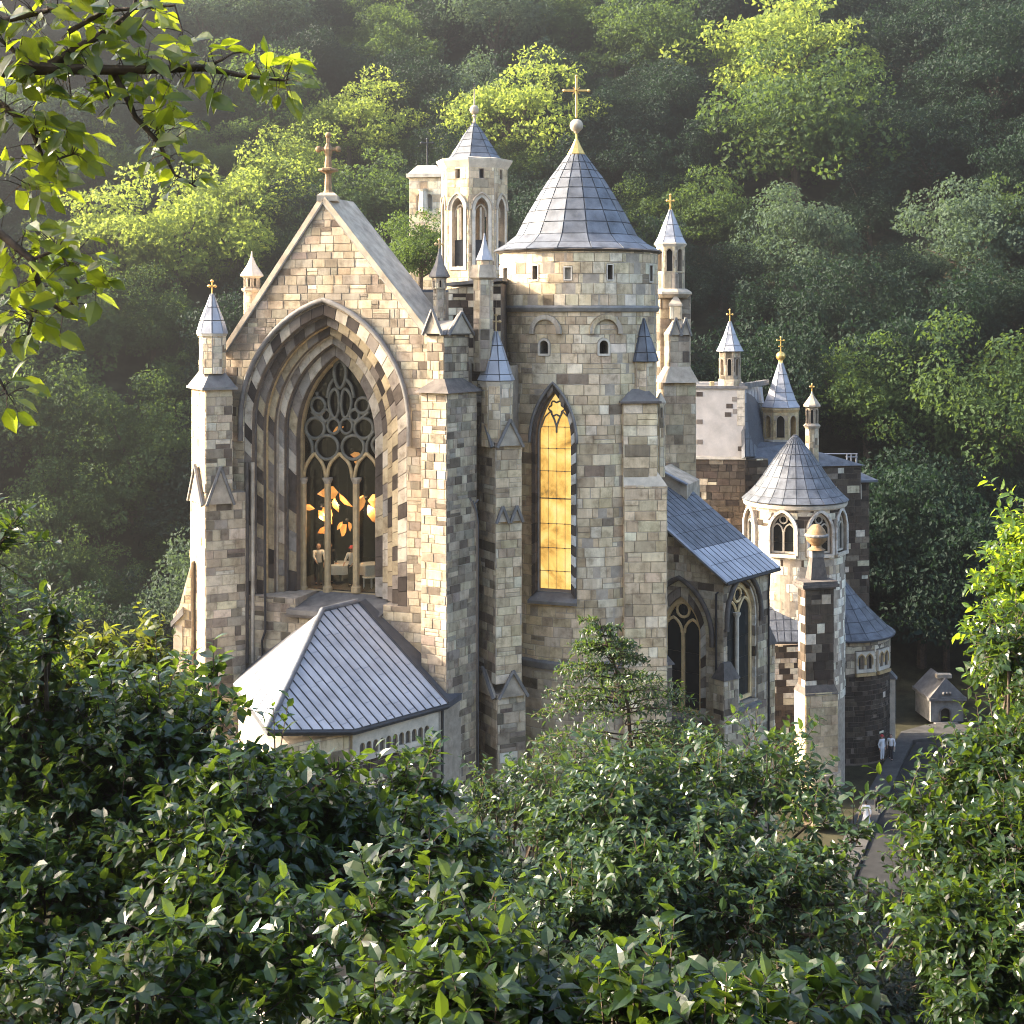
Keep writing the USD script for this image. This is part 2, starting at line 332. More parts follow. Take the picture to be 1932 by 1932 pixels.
def masonry(parent, mapf, polys, hc=0.325, wmin=0.28, wmax=0.8, pal='facade', rng=None, d0=-0.06, seed=0, gap=0.010, shiftf=None, proud=(0.014, 0.034)):
    rng = rng or np.random.default_rng(seed)
    for poly in (polys if isinstance(polys, list) else [polys]):
        for g in getattr(poly, 'geoms', [poly]):
            if g.is_empty or not isinstance(g, Polygon): continue
            for ring in lay(g, hc, wmin, wmax, rng, gap):
                v, f = block(ring, d0, rng.uniform(*proud)); c = ring.mean(0)
                s = (meshkit.noise(np.array([c[0] * .35, c[1] * .35, seed * 7.3])) - 0.5) * (1.1 if pal in ('tower', 'drum', 'pale', 'chapel') else 1.9) + (shiftf(c) if shiftf else 0)
                add_stone(parent, mapf(v), f, pick(pal, rng, s))
def flush_stones():
    for th, lst in STONES.items():
        sc = []
        for parent, name, v, f, col in lst:
            t = v[f[:2]]; nrm = np.cross(t[0, 1] - t[0, 0], t[0, 2] - t[0, 0]); L = np.linalg.norm(nrm); c = v.mean(0)
            ext = v.max(0) - v.min(0); area = max(ext[2] * math.hypot(ext[0], ext[1]), 1e-6)
            view = c - [0, 0, CZ]; dist = np.linalg.norm(view); facing = max(0.0, -(nrm / max(L, 1e-9)) @ view / dist)
            p = to_px(c) if c[1] > 1 else (-1, -1)
            ok = 0 < p[0] < SZ and 0 < p[1] < 1480
            sc.append(area * facing / dist ** 2 * ok)
        order = np.argsort(sc)[::-1]; own = set(order[:300].tolist()); rest = {}
        for i, (parent, name, v, f, col) in enumerate(lst):
            if i in own and sc[i] > 0: part(parent, name, (v, f), 'masonry', tone=col)
            else: rest.setdefault(parent, []).append((v, f, col))
        for parent, ls in rest.items():
            v, f = join([(a, b) for a, b, _ in ls])
            part(parent, 'stonework', (v, f), 'masonry', tone=np.vstack([np.tile(c, (len(a), 1)) for a, _, c in ls]), kind='stuff')

# ------------------------------------------------------------------ shared pieces of architecture
def arch_outline(cs, w, zs, h, zb, n=10):
    """A two-centred pointed arch over straight jambs: from the left foot over the top to the right foot."""
    if h < w: h = w * 1.001
    R = (h * h + w * w) / (2 * w); cxl = cs - w + R
    th = np.linspace(math.pi, math.pi - math.acos(max(-1, min(1, (R - w) / R))), n)
    left = np.c_[cxl + R * np.cos(th), zs + R * np.sin(th)]
    left[-1] = (cs, zs + h)
    right = left[::-1].copy(); right[:, 0] = 2 * cs - right[:, 0]
    return np.vstack([[[cs - w, zb]], left, right[1:], [[cs + w, zb]]])
def resample(P, n):
    d = np.r_[0, np.cumsum(np.linalg.norm(np.diff(P, axis=0), axis=1))]; t = np.linspace(0, d[-1], n)
    return np.c_[np.interp(t, d, P[:, 0]), np.interp(t, d, P[:, 1])]
def ring_stones(parent, plane, A, B, d_back, d_front, n, rng, cols, name='voussoir', gap=0.008):
    """Voussoirs between the outlines A (outer) and B (inner), matched along their length."""
    m = n * 3 + 1; a = resample(A, m); b = resample(B, m)
    for i in range(n):
        s = slice(i * 3, i * 3 + 4); qa, qb = a[s], b[s]
        t = np.linspace(0.03, 0.97, 4)[:, None]
        if i * 3 + 4 > m: continue
        ring = np.vstack([qb, qa[::-1]])
        pg = Polygon(ring)
        if not pg.is_valid or pg.area < 0.003: continue
        g = pg.buffer(-gap, join_style=2)
        if not isinstance(g, Polygon) or g.is_empty: continue
        r = np.array(g.exterior.coords)[:-1]
        try: v, f = block(r, d_back, d_front, 0.012)
        except Exception: continue
        c = cols(i, n, rng) if callable(cols) else np.array(TONES[rng.choice(cols)]) * rng.uniform(.85, 1.12)
        add_stone(parent, plane.w3(v), f, c, name)
def strip(plane, P, d, r, sides=5):
    return tube(plane.w(np.asarray(P), d), r, sides)
def pointed_window(th, plane, cs, zb, zs, w, h, d, lights=2, frame='tan_frame', glass='dark_glass', rows=4, t=0.07, tracery=True, name='window'):
    """Frame (part) with panes, mullions, bars and tracery (sub-parts) set at depth d of a recess."""
    out = arch_outline(cs, w, zs, h, zb); inn = arch_outline(cs, w - t, zs, h - t * 1.3, zb + t)
    fr = plane.solid(Polygon(out, [inn]), d, d + 0.14)
    win = part(th, name, fr, frame)
    for k in range(lights):
        a0 = cs - w + 2 * w * k / lights; a1 = a0 + 2 * w / lights
        g = Polygon(out).buffer(-0.01).intersection(sbox(a0 + .012, zb - 1, a1 - .012, zs + h + 1))
        for r in range(rows):
            zz0, zz1 = zb + (zs - zb) * r / rows, zb + (zs - zb) * (r + 1) / rows
            if r == rows - 1: zz1 = zs + h + 1
            q = g.intersection(sbox(a0 - 1, zz0 + .008, a1 + 1, zz1 - .008))
            if isinstance(q, Polygon) and q.area > 0.01: part(win, 'pane', plane.solid(q, d + .02, d + .045), glass)
    for k in range(1, lights):
        x = cs - w + 2 * w * k / lights
        part(win, 'mullion', plane.solid(sbox(x - t * .45, zb + .01, x + t * .45, zs + 0.05), d + .05, d + .16), frame)
    if tracery:
        lw = w / lights
        for k in range(lights):
            x = cs - w + lw * (2 * k + 1)
            part(win, 'tracery', strip(plane, arch_outline(x, lw - t * .4, zs, lw * 1.25, zs - 0.02, 7), d + .10, t * .42), frame)
        th_ = np.linspace(0, 2 * math.pi, 15)[:-1]
        rr = min(w * .42, h * .2); zc = zs + h * .62
        part(win, 'tracery', tube(plane.w(np.c_[cs + rr * np.cos(th_), zc + rr * np.sin(th_)], d + .10), t * .42, 5, True), frame)
    return win
def cross(parent, c, h, arm, r, mat='gold', name='cross', arm_at=0.68, trefoil=True, yaw=0.0, double=False):
    """An upright cross standing at c."""
    c = np.array(c, float); ux = np.array([math.cos(yaw), math.sin(yaw), 0])
    ms = [box3(c + [0, 0, h / 2], (2 * r, 2 * r, h), yaw, r * .3), box3(c + [0, 0, h * arm_at], (2 * arm, 2 * r * .95, 2 * r * .95), yaw, r * .3)]
    if double: ms.append(box3(c + [0, 0, h * .38], (arm * 1.5, 2 * r * .95, 2 * r * .95), yaw, r * .3))
    if trefoil:
        for p in (c + [0, 0, h], c + ux * arm + [0, 0, h * arm_at], c - ux * arm + [0, 0, h * arm_at]): ms.append(ball(p, r * 1.9))
    return part(parent, name, join(ms), mat)
def cone_roof(th, name, c, prof, n, a0=0.0, mat='lead', sheets=True, gap=0.02, each=False, seam='lead_seam', facing=-0.2, parent=None):
    """A faceted lead roof: dark seams behind, lead sheets proud of them. prof: (radius, z) from the eave up."""
    core = lathe(c, [(max(r - .02, .005), z) for r, z in prof], n, a0)
    roof = part(parent or th, name, core, seam)
    rest = []
    th_ = a0 + np.arange(n + 1) / n * 2 * math.pi
    for k in range(n):
        am = (th_[k] + th_[k + 1]) / 2; nm = np.array([math.cos(am), math.sin(am), 0])
        view = np.array([0, 0, 0]) - np.array([c[0], c[1], 0]); vis = nm @ view / np.linalg.norm(view) > facing
        for (r0, z0), (r1, z1) in zip(prof[:-1], prof[1:]):
            q = np.array([[c[0] + r * math.cos(t), c[1] + r * math.sin(t), z] for r, z, t in ((r0, z0, th_[k]), (r0, z0, th_[k + 1]), (r1, z1, th_[k + 1]), (r1, z1, th_[k]))])
            ctr = q.mean(0); nn = np.cross(q[1] - q[0], q[3] - q[0]); ln = np.linalg.norm(nn)
            if ln < 1e-6: continue
            nn /= ln
            wb, wt, hh = np.linalg.norm(q[1] - q[0]), np.linalg.norm(q[2] - q[3]), np.linalg.norm((q[3] + q[2] - q[0] - q[1]) / 2)
            ub = (q[1] - q[0]) / max(wb, 1e-6); up = (q[3] + q[2] - q[0] - q[1]) / 2 / max(hh, 1e-6)
            g = min(gap, wb * .12); gt = min(gap, wt * .4); gz = min(gap, hh * .12)
            i = np.array([q[0] + ub * g + up * gz, q[1] - ub * g + up * gz, q[2] - ub * gt - up * gz, q[3] + ub * gt - up * gz])
            jt = np.array([math.sin(k * 12.9 + z0 * 7.1 + q_ * 2.3) * .007 for q_ in range(4)])[:, None]; v = np.vstack([i + nn * (.028 + jt), i - nn * .02]); f = [[0, 1, 2], [0, 2, 3], [4, 6, 5], [4, 7, 6]]
            for a in range(4):
                b = (a + 1) % 4; f += [[a + 4, b + 4, b], [a + 4, b, a]]
            if each and vis: part(roof, 'lead_sheet', (v, np.array(f)), mat)
            else: rest.append((v, np.array(f)))
    if rest: part(roof, 'lead_sheet', join(rest), mat, kind='stuff')
    return roof
class Ngon:
    """Faces of an upright n-sided shaft as planes (only those that can be seen from about the camera)."""
    def __init__(s, c, r, n, a0):
        s.c, s.r, s.n, s.a0 = np.array(c, float), r, n, a0
        s.side = 2 * r * math.sin(math.pi / n); s.ap = r * math.cos(math.pi / n)
    def planes(s, facing=-0.15):
        out = []
        for k in range(s.n):
            am = s.a0 + (k + .5) / s.n * 2 * math.pi; nm = np.array([math.cos(am), math.sin(am)])
            v = -s.c[:2] / np.linalg.norm(s.c[:2])
            if nm @ v > facing:
                a = math.atan2(-nm[0], -nm[1]); o = s.c[:2] + nm * s.ap
                out.append(Plane(o[0], o[1], a))
        return out
def shaft(th, name, c, r, n, a0, z0, z1, pal, seed=0, hc=0.3, wmin=.25, wmax=.6, core='mortar', facing=-0.15, cut=None):
    m = lathe(c, [(r, z0), (r, z1)], n, a0)
    core_m = Manifold(manifold3d.Mesh(np.asarray(m[0], np.float32), np.asarray(m[1], np.uint32))) if cut else m
    if cut: 
        for c_ in cut: core_m = core_m - c_
    p = part(th, name, core_m, core)
    ng = Ngon(c, r, n, a0)
    return p, ng
# a square pier seen on its corner: right face and left face
class Pier:
    def __init__(s, pxl, pxc, pxr, Y, b):
        s.b = b; x = xat(pxc, Y); s.C = np.array([x, Y, 0.0])
        s.r = np.array([math.cos(b), math.sin(b), 0]); s.l = np.array([-math.sin(b), math.cos(b), 0])
        def reach(px, d):        # distance along d from C to the upright plane seen at px
            k = (px / SZ - .5) * K; return (k * Y - x) / (d[0] - k * d[1])
        s.Lr, s.Ll = reach(pxr, s.r), reach(pxl, s.l)
        s.right = Plane(x, Y, -b)
        o = s.C + s.l * s.Ll; s.left = Plane(o[0], o[1], math.pi / 2 - b)
        s.center = s.C + s.r * s.Lr / 2 + s.l * s.Ll / 2
    def corners(s, grow=0.0):
        c = [s.C, s.C + s.r * s.Lr, s.C + s.r * s.Lr + s.l * s.Ll, s.C + s.l * s.Ll]
        sg = [(-1, -1), (1, -1), (1, 1), (-1, 1)]
        return [p + s.r * a * grow + s.l * b * grow for p, (a, b) in zip(c, sg)]
    def prism(s, z0, z1, g0=0.0, g1=None):
        g1 = g0 if g1 is None else g1
        return hull([[p[0], p[1], z0] for p in s.corners(g0)] + [[p[0], p[1], z1] for p in s.corners(g1)])
    def stones(s, parent, z0, z1, pal, seed, hc=.36, wmin=.38, wmax=.95, pal_left=None, **kw):
        masonry(parent, s.right.w3, sbox(0, z0, s.Lr, z1), hc, wmin, wmax, pal, seed=seed, **kw)
        masonry(parent, s.left.w3, sbox(0, z0, s.Ll, z1), hc, wmin, wmax, pal_left or pal, seed=seed + 1, **kw)
        o = s.C + s.r * s.Lr; pr = Plane(o[0], o[1], -(math.pi / 2 + s.b))
        masonry(parent, pr.w3, sbox(0, z0, s.Ll, z1), hc, wmin, wmax, pal, seed=seed + 2, **kw)
# ------------------------------------------------------------------ the ground
def smooth(x): x = np.clip(x, 0, 1); return x * x * (3 - 2 * x)
def ground_z(X, Y):
    X, Y = np.asarray(X, float), np.asarray(Y, float)
    near = np.maximum(0, 28.6 - 0.64 * Y); near = np.where(Y > 40, near * smooth((48 - Y) / 8), near)
    far = np.maximum(0, Y - 122) * 0.60 * smooth((Y - 118) / 30) * (1 - .45 * smooth((-X - 95) / 90))
    left = np.clip(-X - 24, 0, 60) * 0.24 * smooth((Y - 50) / 40)
    right = np.maximum(0, X - 52) * 0.35 * smooth((Y - 50) / 40)
    return near + far + left * smooth((Y - 40) / 30) + right
def make_ground():
    xs = np.r_[np.linspace(-420, -60, 19), np.linspace(-54, 54, 55), np.linspace(60, 420, 19)]; ys = np.r_[np.linspace(-60, 0, 9), np.linspace(3, 135, 60), np.linspace(140, 470, 45)]
    X, Y = np.meshgrid(xs, ys); p = np.stack([X, Y, X * 0], -1)
    Z = ground_z(X, Y) + (meshkit.fbm(p * 0.08, 3, 5) - .5) * np.where((Y > 60) & (Y < 122) & (np.abs(X) < 45), .3, 1.6)
    n, m = X.shape; i = np.arange(n * m).reshape(n, m)
    f = np.vstack([np.c_[i[:-1, :-1].ravel(), i[:-1, 1:].ravel(), i[1:, 1:].ravel()], np.c_[i[:-1, :-1].ravel(), i[1:, 1:].ravel(), i[1:, :-1].ravel()]])
    structure('ground', (np.stack([X, Y, Z], -1).reshape(-1, 3), f), 'earth', True)
make_ground()

# ------------------------------------------------------------------ the gabled church front
FA = math.radians(20)
F = Plane(-7.0, 60.0, FA)
DW = -1.9                                                  # depth of the tracery behind the wall face
church = thing('church', 'gabled stone church front with a huge pointed tracery window', 'church', (-7, 61, 0))
def build_front():
    rng = np.random.default_rng(11)
    gl, ga, gr = F.at(426, 660), F.at(611, 377), F.at(809, 634)
    sl, sr = F.at(430, 900)[0], F.at(853, 900)[0]
    outline = [(sl, 0), (sr, 0), (sr, F.at(850, 690)[1]), gr, ga, gl]
    cs0, w0 = (F.at(461, 800)[0] + F.at(768, 800)[0]) / 2, (F.at(768, 800)[0] - F.at(461, 800)[0]) / 2
    zs0, h0 = F.at(614, 800)[1], F.at(602, 574)[1] - F.at(614, 800)[1]
    a, b = F.at(568, 822, DW), F.at(716, 822, DW); cs1, w1 = (a[0] + b[0]) / 2, (b[0] - a[0]) / 2
    zs1, h1 = a[1], F.at(638, 671, DW)[1] - a[1]; zb = F.at(640, 1117, DW)[1]
    def A(t, n=12): L = lambda p, q: p + (q - p) * t; return arch_outline(L(cs0, cs1), L(w0, w1), L(zs0, zs1), L(h0, h1), zb, n)
    sb0, sb1 = F.at(546, 1130)[0], F.at(722, 1130)[0]
    wallpoly = Polygon(outline).difference(Polygon(A(0))).difference(sbox(sb0 + .3, zb - .45, sb1 + .02, zb + .1))
    wall = part(church, 'gable_wall', F.solid(wallpoly, -2.4, 0), 'mortar')
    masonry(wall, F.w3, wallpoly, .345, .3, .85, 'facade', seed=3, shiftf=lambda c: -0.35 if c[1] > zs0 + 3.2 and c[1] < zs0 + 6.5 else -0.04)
    # splayed orders of the great arch
    ts = [0, .2, .4, .58, .76, 1.0]; reveal = part(church, 'arch_reveal', join([F.solid(Polygon(A(ts[k] - (0.03 if k else -0.002)), [A(ts[k + 1] + .001)]), DW - .3 - .02 * k, DW * ts[k] - .07) for k in range(5)]), 'mortar_dark')
    def cols(kind):
        def f(i, n, r):
            q = r.random()
            top = 0.18 < i / n < 0.82
            if kind == 0: return np.array(TONES[('cream', 'dark', 'brown', 'taupe')[r.choice(4, p=[.4, .2, .22, .18])]]) * r.uniform(.88, 1.1)
            if kind == 1: return np.array(TONES[('sand', 'brown', 'taupe', 'dark')[r.choice(4, p=[.46, .25, .2, .09])]]) * r.uniform(.8, 1.1)
            return np.array(TONES[('sand', 'cream', 'taupe', 'grey', 'brown')[r.choice(5, p=[.25, .33, .17, .15, .1])]]) * r.uniform(.85, 1.1)
        return f
    for k in range(5):
        ring_stones(reveal, F, A(ts[k]), A(ts[k + 1]), DW * ts[k + 1] - .06, DW * ts[k], (46, 44, 40, 34, 26)[k], rng, cols((0, 1, 1, 2, 2)[k]))
        if k: part(church, 'arch_moulding', strip(F, A(ts[k], 14), DW * ts[k] + .04, .065, 6), ('dark_stone', 'gilt_stone', 'coping', 'dark_stone')[k - 1], True)
    hood = np.array([p for p in arch_outline(cs0, w0 + .14, zs0, h0 + .18, zs0 - .8, 14)])
    part(church, 'hood_mould', tube(F.w(hood, .10), .115, 6), 'sill_stone', True)
    # tracery
    T = part(church, 'tracery_window', F.solid(Polygon(arch_outline(cs1, w1, zs1, h1, zb, 14), [arch_outline(cs1, w1 - .10, zs1, h1 - .14, zb + .02, 14)]), DW - .16, DW + .05), 'tan_frame', label='pointed stone window frame filled with flowing tracery')
    def Q(x, y): return F.at((580 + .3 * x) * SZ / 2048, (640 + .3 * y) * SZ / 2048, DW)
    def curve(pts, r=.08, closed=False, mat='trim_dark', nm='tracery_bar'):
        P = np.array([Q(*p) for p in pts])
        if len(P) > 2:
            k = np.arange(len(P) + (1 if closed else 0)); P2 = np.vstack([P, P[:1]]) if closed else P
            from scipy.interpolate import CubicSpline
            sp = CubicSpline(k, P2, bc_type='periodic' if closed else 'natural'); P = sp(np.linspace(0, k[-1], len(P2) * 5))
            if closed: P = P[:-1]
        part(T, nm, tube(F.w(P, DW - .04), r, 6, closed), mat, True)
    def oval(x, y, rx, ry, r=.08, tilt=0): 
        t = np.linspace(0, 2 * math.pi, 9)[:-1]; c, s = math.cos(tilt), math.sin(tilt)
        curve([(x + rx * math.cos(a) * c - ry * math.sin(a) * s, y + rx * math.cos(a) * s + ry * math.sin(a) * c) for a in t], r, True)
    curve([(326, 272), (292, 350), (330, 455), (372, 350)], .085, True)
    oval(186, 572, 46, 56, .075, -.25); oval(482, 570, 46, 52, .075, .25); oval(237, 635, 31, 38, .07); oval(428, 635, 31, 38, .07)
    curve([(290, 462), (256, 545), (290, 650), (322, 600), (320, 500)], .075, True); curve([(372, 462), (408, 545), (374, 650), (342, 600), (344, 500)], .075, True)
    oval(165, 722, 62, 68); oval(490, 722, 62, 68); oval(288, 708, 40, 50, .072); oval(374, 708, 40, 50, .072); oval(245, 850, 74, 80); oval(418, 850, 74, 80)
    curve([(176, 480), (182, 505)]); curve([(290, 395), (262, 440), (245, 520)]); curve([(366, 390), (405, 440), (425, 520)])
    curve([(140, 610), (190, 650), (240, 690)]); curve([(525, 610), (480, 650), (430, 690)]); curve([(100, 740), (140, 815), (150, 890)]); curve([(560, 740), (515, 815), (510, 890)])
    curve([(590, 765), (545, 830), (590, 910)])
    xs = [(88, 236), (244, 412), (428, 590)]
    for x0, x1 in xs:
        xm = (x0 + x1) / 2
        curve([(x0, 1055), (x0 + 8, 1000), (x0 + 30, 945), (xm - 14, 905), (xm, 885)], .085, False, 'gilt_stone', 'light_arch'); curve([(x1, 1055), (x1 - 8, 1000), (x1 - 30, 945), (xm + 14, 905), (xm, 885)], .085, False, 'gilt_stone', 'light_arch')
    for x, r in ((92, .11), (250, .14), (440, .145), (597, .08)):
        p0, p1 = Q(x, 1800), Q(x, 1075); pt = F.w([p0], DW - .02)[0]
        col = part(T, 'mullion', lathe(pt, [(r * 1.5, p0[1] - .1), (r * 1.5, p0[1] + .12), (r, p0[1] + .2), (r, p1[1] - .1)], 10), 'tan_frame', 30)
        part(col, 'capital', lathe(pt, [(r, p1[1] - .1), (r * 1.15, p1[1] - .05), (r * 1.6, p1[1] + .08), (r * 1.6, p1[1] + .15), (r, p1[1] + .16)], 10), 'coping', 30)
    part(T, 'glass_pane', F.solid(Polygon(arch_outline(cs1, w1 - .02, zs1, h1 - .02, zb, 14)), DW - .21, DW - .19), 'glass')
    # sill
    s0, s1 = F.at(546, 1130)[0], F.at(722, 1130)[0]
    q = F.w3([[s0 + .5, zb + .02, DW - .1], [s1 - .2, zb + .02, DW - .1], [s0, zb - .42, .28], [s1, zb - .42, .28], [s0, zb - .62, .25], [s1, zb - .62, .25], [s0 + .5, zb - .62, DW - .1], [s1 - .2, zb - .62, DW - .1]])
    part(church, 'window_sill', hull(q), 'sill_stone')
    q = F.w3([[s0 - .06, zb - .62, .0], [s1 + .06, zb - .62, .0], [s0 - .06, zb - .62, .36], [s1 + .06, zb - .62, .36], [s0 - .06, zb - .72, .0], [s1 + .06, zb - .72, .0], [s0 - .06, zb - .72, .3], [s1 + .06, zb - .72, .3]])
    part(church, 'sill_drip', hull(q), 'dark_stone')
    # coping of the gable, with kneelers
    def cop(p, q, nm, lift=.16):
        p, q = np.array(p), np.array(q); d = (q - p) / np.linalg.norm(q - p); n = np.array([-d[1], d[0]])
        if n[1] < 0: n = -n
        poly = Polygon([p - n * .05, q - n * .05, q + n * lift, p + n * lift])
        return part(church, nm, F.solid(poly, -2.5, .13), 'coping')
    cop(np.array(gl) + [-.1, -.2], ga, 'gable_coping'); cop(ga, np.array(gr) + [.05, -.05], 'gable_coping')
    bar = lambda p, q, nm, d: part(church, nm, tube(F.w([p, q], d), .07, 6), 'trim_grey')
    bar(np.array(gl) + [.05, -.05], np.array(ga) + [0, -.1], 'coping_moulding', .06); bar(np.array(ga) + [0, -.1], np.array(gr) + [-.05, .0], 'coping_moulding', .06)
    # cross on the gable
    b = F.w([[ga[0] + .02, ga[1] + .1]], -.35)[0]; z0 = b[2]; m = mpp(b[1])
    ped = part(church, 'gable_cross', hull([[b[0] + sx * r, b[1] + sy * r, z] for r, z in ((.42, z0 - .15), (.42, z0 + .08), (.28, z0 + .2)) for sx in (-1, 1) for sy in (-1, 1)]), 'coping')
    part(ped, 'cross_shaft', lathe(b, [(.26, z0 + .1), (.16, z0 + .35), (.13, z0 + 1.0), (.19, z0 + 1.05), (.42, z0 + 1.12), (.42, z0 + 1.2), (.16, z0 + 1.26), (.12, z0 + 1.75), (.2, z0 + 2.0), (.07, z0 + 2.3)], 8, .3), 'bronze_stone')
    cross(ped, b + [0, 0, 1.55], 1.05, .40, .07, 'bronze_stone', 'cross_arms', .45)
    # nave body behind the front
    u, n = F.u, F.n
    top = zat(552, 62)
    body = hull([F.w3([[s, z, d]])[0] for s in (sl + .3, sr - .3) for z in (0, top) for d in (-2.38, -2.45)] + [F.w3([[s, z, d]])[0] for s in (sl + .6, sr - .3) for z in (0, top) for d in (-20, -20.1)])
    room = F.solid(sbox(cs1 - 3.2, zb - .12, cs1 + 4.2, zs1 + h1 + .6), -11, -2.0)
    nave = part(church, 'nave', body - room, 'mortar')
    lip = F.solid(sbox(gr[0] - 2.4, top, sr - .3, top + .12), -19, -2.42)
    part(church, 'nave_roof', lip + F.solid(sbox(sl + .6, top, gr[0] - 2.4, top + .12), -19.9, -2.42), 'lead')
    # room seen through the glass
    x0, x1, zt = cs1 - 3.0, cs1 + 4.0, zs1 + h1 + .4
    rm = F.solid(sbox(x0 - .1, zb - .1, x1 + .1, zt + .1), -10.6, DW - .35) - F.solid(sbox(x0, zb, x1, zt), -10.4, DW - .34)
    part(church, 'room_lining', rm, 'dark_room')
    part(church, 'room_floor', F.solid(sbox(x0, zb + .005, x1, zb + .03), -10.4, DW - .36), 'room_floor')
    # downpipes
    pp = [F.at(503, y) for y in (905, 1190)]
    part(church, 'downpipe', tube(F.w3([[pp[0][0], pp[0][1], .12], [pp[1][0], pp[1][1], .12], [pp[1][0] - .15, pp[1][1] - .4, .12], [pp[1][0] - .15, 4, .12]]), .055, 6), 'iron')
    for x in (467, 478): 
        q = [F.at(x, y) for y in (872, 1250)]
        part(church, 'jamb_shaft', tube(F.w(q, .05), .09, 7), 'dark_stone' if x == 467 else 'coping', True)
    return dict(cs1=cs1, w1=w1, zs1=zs1, h1=h1, zb=zb)
WIN = build_front()

# ---- buttresses and pinnacles of the front
def spire(th, name, px, Y, prof, n, mat='lead_light', tip=None, seam='lead_seam', a0=None, tipmat='gold'):
    """prof: (half width in px, py) from the eave up."""
    c = W(px, 600, Y); m = mpp(Y); a0 = math.radians(12) if a0 is None else a0
    p = [(hw * m, zat(py, Y)) for hw, py in prof]
    r = cone_roof(th, name, c, p, n, a0, mat, gap=.018, seam=seam)
    if tip:
        zt = p[-1][1]; h = (prof[-1][1] - tip) * m
        cross(r, [c[0], c[1], zt - .05], h, h * .22, max(.035, h * .045), tipmat, 'spire_cross', .62)
    return r
def lathe_px(th, name, px, Y, prof, n, mat, a0=None, smooth=False):
    c = W(px, 600, Y); m = mpp(Y)
    return part(th, name, lathe(c, [(hw * m, zat(py, Y)) for hw, py in prof][::-1] if prof[0][1] < prof[-1][1] else [(hw * m, zat(py, Y)) for hw, py in prof], n, math.radians(12) if a0 is None else a0), mat, smooth)
def stone_shaft(th, name, px, Y, hw, py0, py1, n, pal, seed, hc=.28, wmin=.22, wmax=.55, a0=None, slots=None, core='mortar'):
    """py0 top, py1 bottom."""
    c = W(px, 600, Y); r = hw * mpp(Y); a0 = math.radians(12) if a0 is None else a0
    z0, z1 = zat(py1, Y), zat(py0, Y)
    core_m = Manifold(manifold3d.Mesh(*[np.asarray(q, t) for q, t in zip(lathe(c, [(r, z0), (r, z1)], n, a0), (np.float32, np.uint32))]))
    ng = Ngon(c, r, n, a0); pls = ng.planes(-0.35)
    holes = []
    if slots:
        for pl in pls:
            o = arch_outline(0, slots[0] * ng.side / 2, zat(slots[1], Y) - slots[0] * ng.side * .6, slots[0] * ng.side * .6, zat(slots[2], Y), 5)
            core_m = core_m - pl.solid(Polygon(o), -r * .55, .2); holes.append(Polygon(o))
    p = part(th, name, core_m, core)
    for k, pl in enumerate(pls):
        poly = sbox(-ng.side / 2 + .01, z0, ng.side / 2 - .01, z1)
        if slots: poly = poly.difference(holes[k].buffer(.02)); 
        masonry(p, pl.w3, poly, hc, wmin, wmax, pal, seed=seed + k, gap=.007, proud=(.008, .022))
        if slots:
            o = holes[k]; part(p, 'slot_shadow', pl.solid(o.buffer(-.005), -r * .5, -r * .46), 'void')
            part(p, 'slot_moulding', tube(pl.w(np.array(o.exterior.coords)[:-1], .015), .025, 4), 'coping')
    return p
def gablet(th, plane, s, z, w, h, d=.0, mat='taupe', name='gablet'):
    """A small gable leaning on a pier face: two sloping copings and a stone between."""
    tri = Polygon([(s - w, z), (s + w, z), (s, z + h)])
    g = part(th, name, plane.solid(tri, d - .05, d + .12), 'coping')
    for sg in (-1, 1):
        P = np.array([[s + sg * (w + .05), z - .05], [s, z + h + .08]])
        part(g, 'gablet_coping', tube(plane.w(P, d + .14), .075, 5), 'sill_stone')
    return g
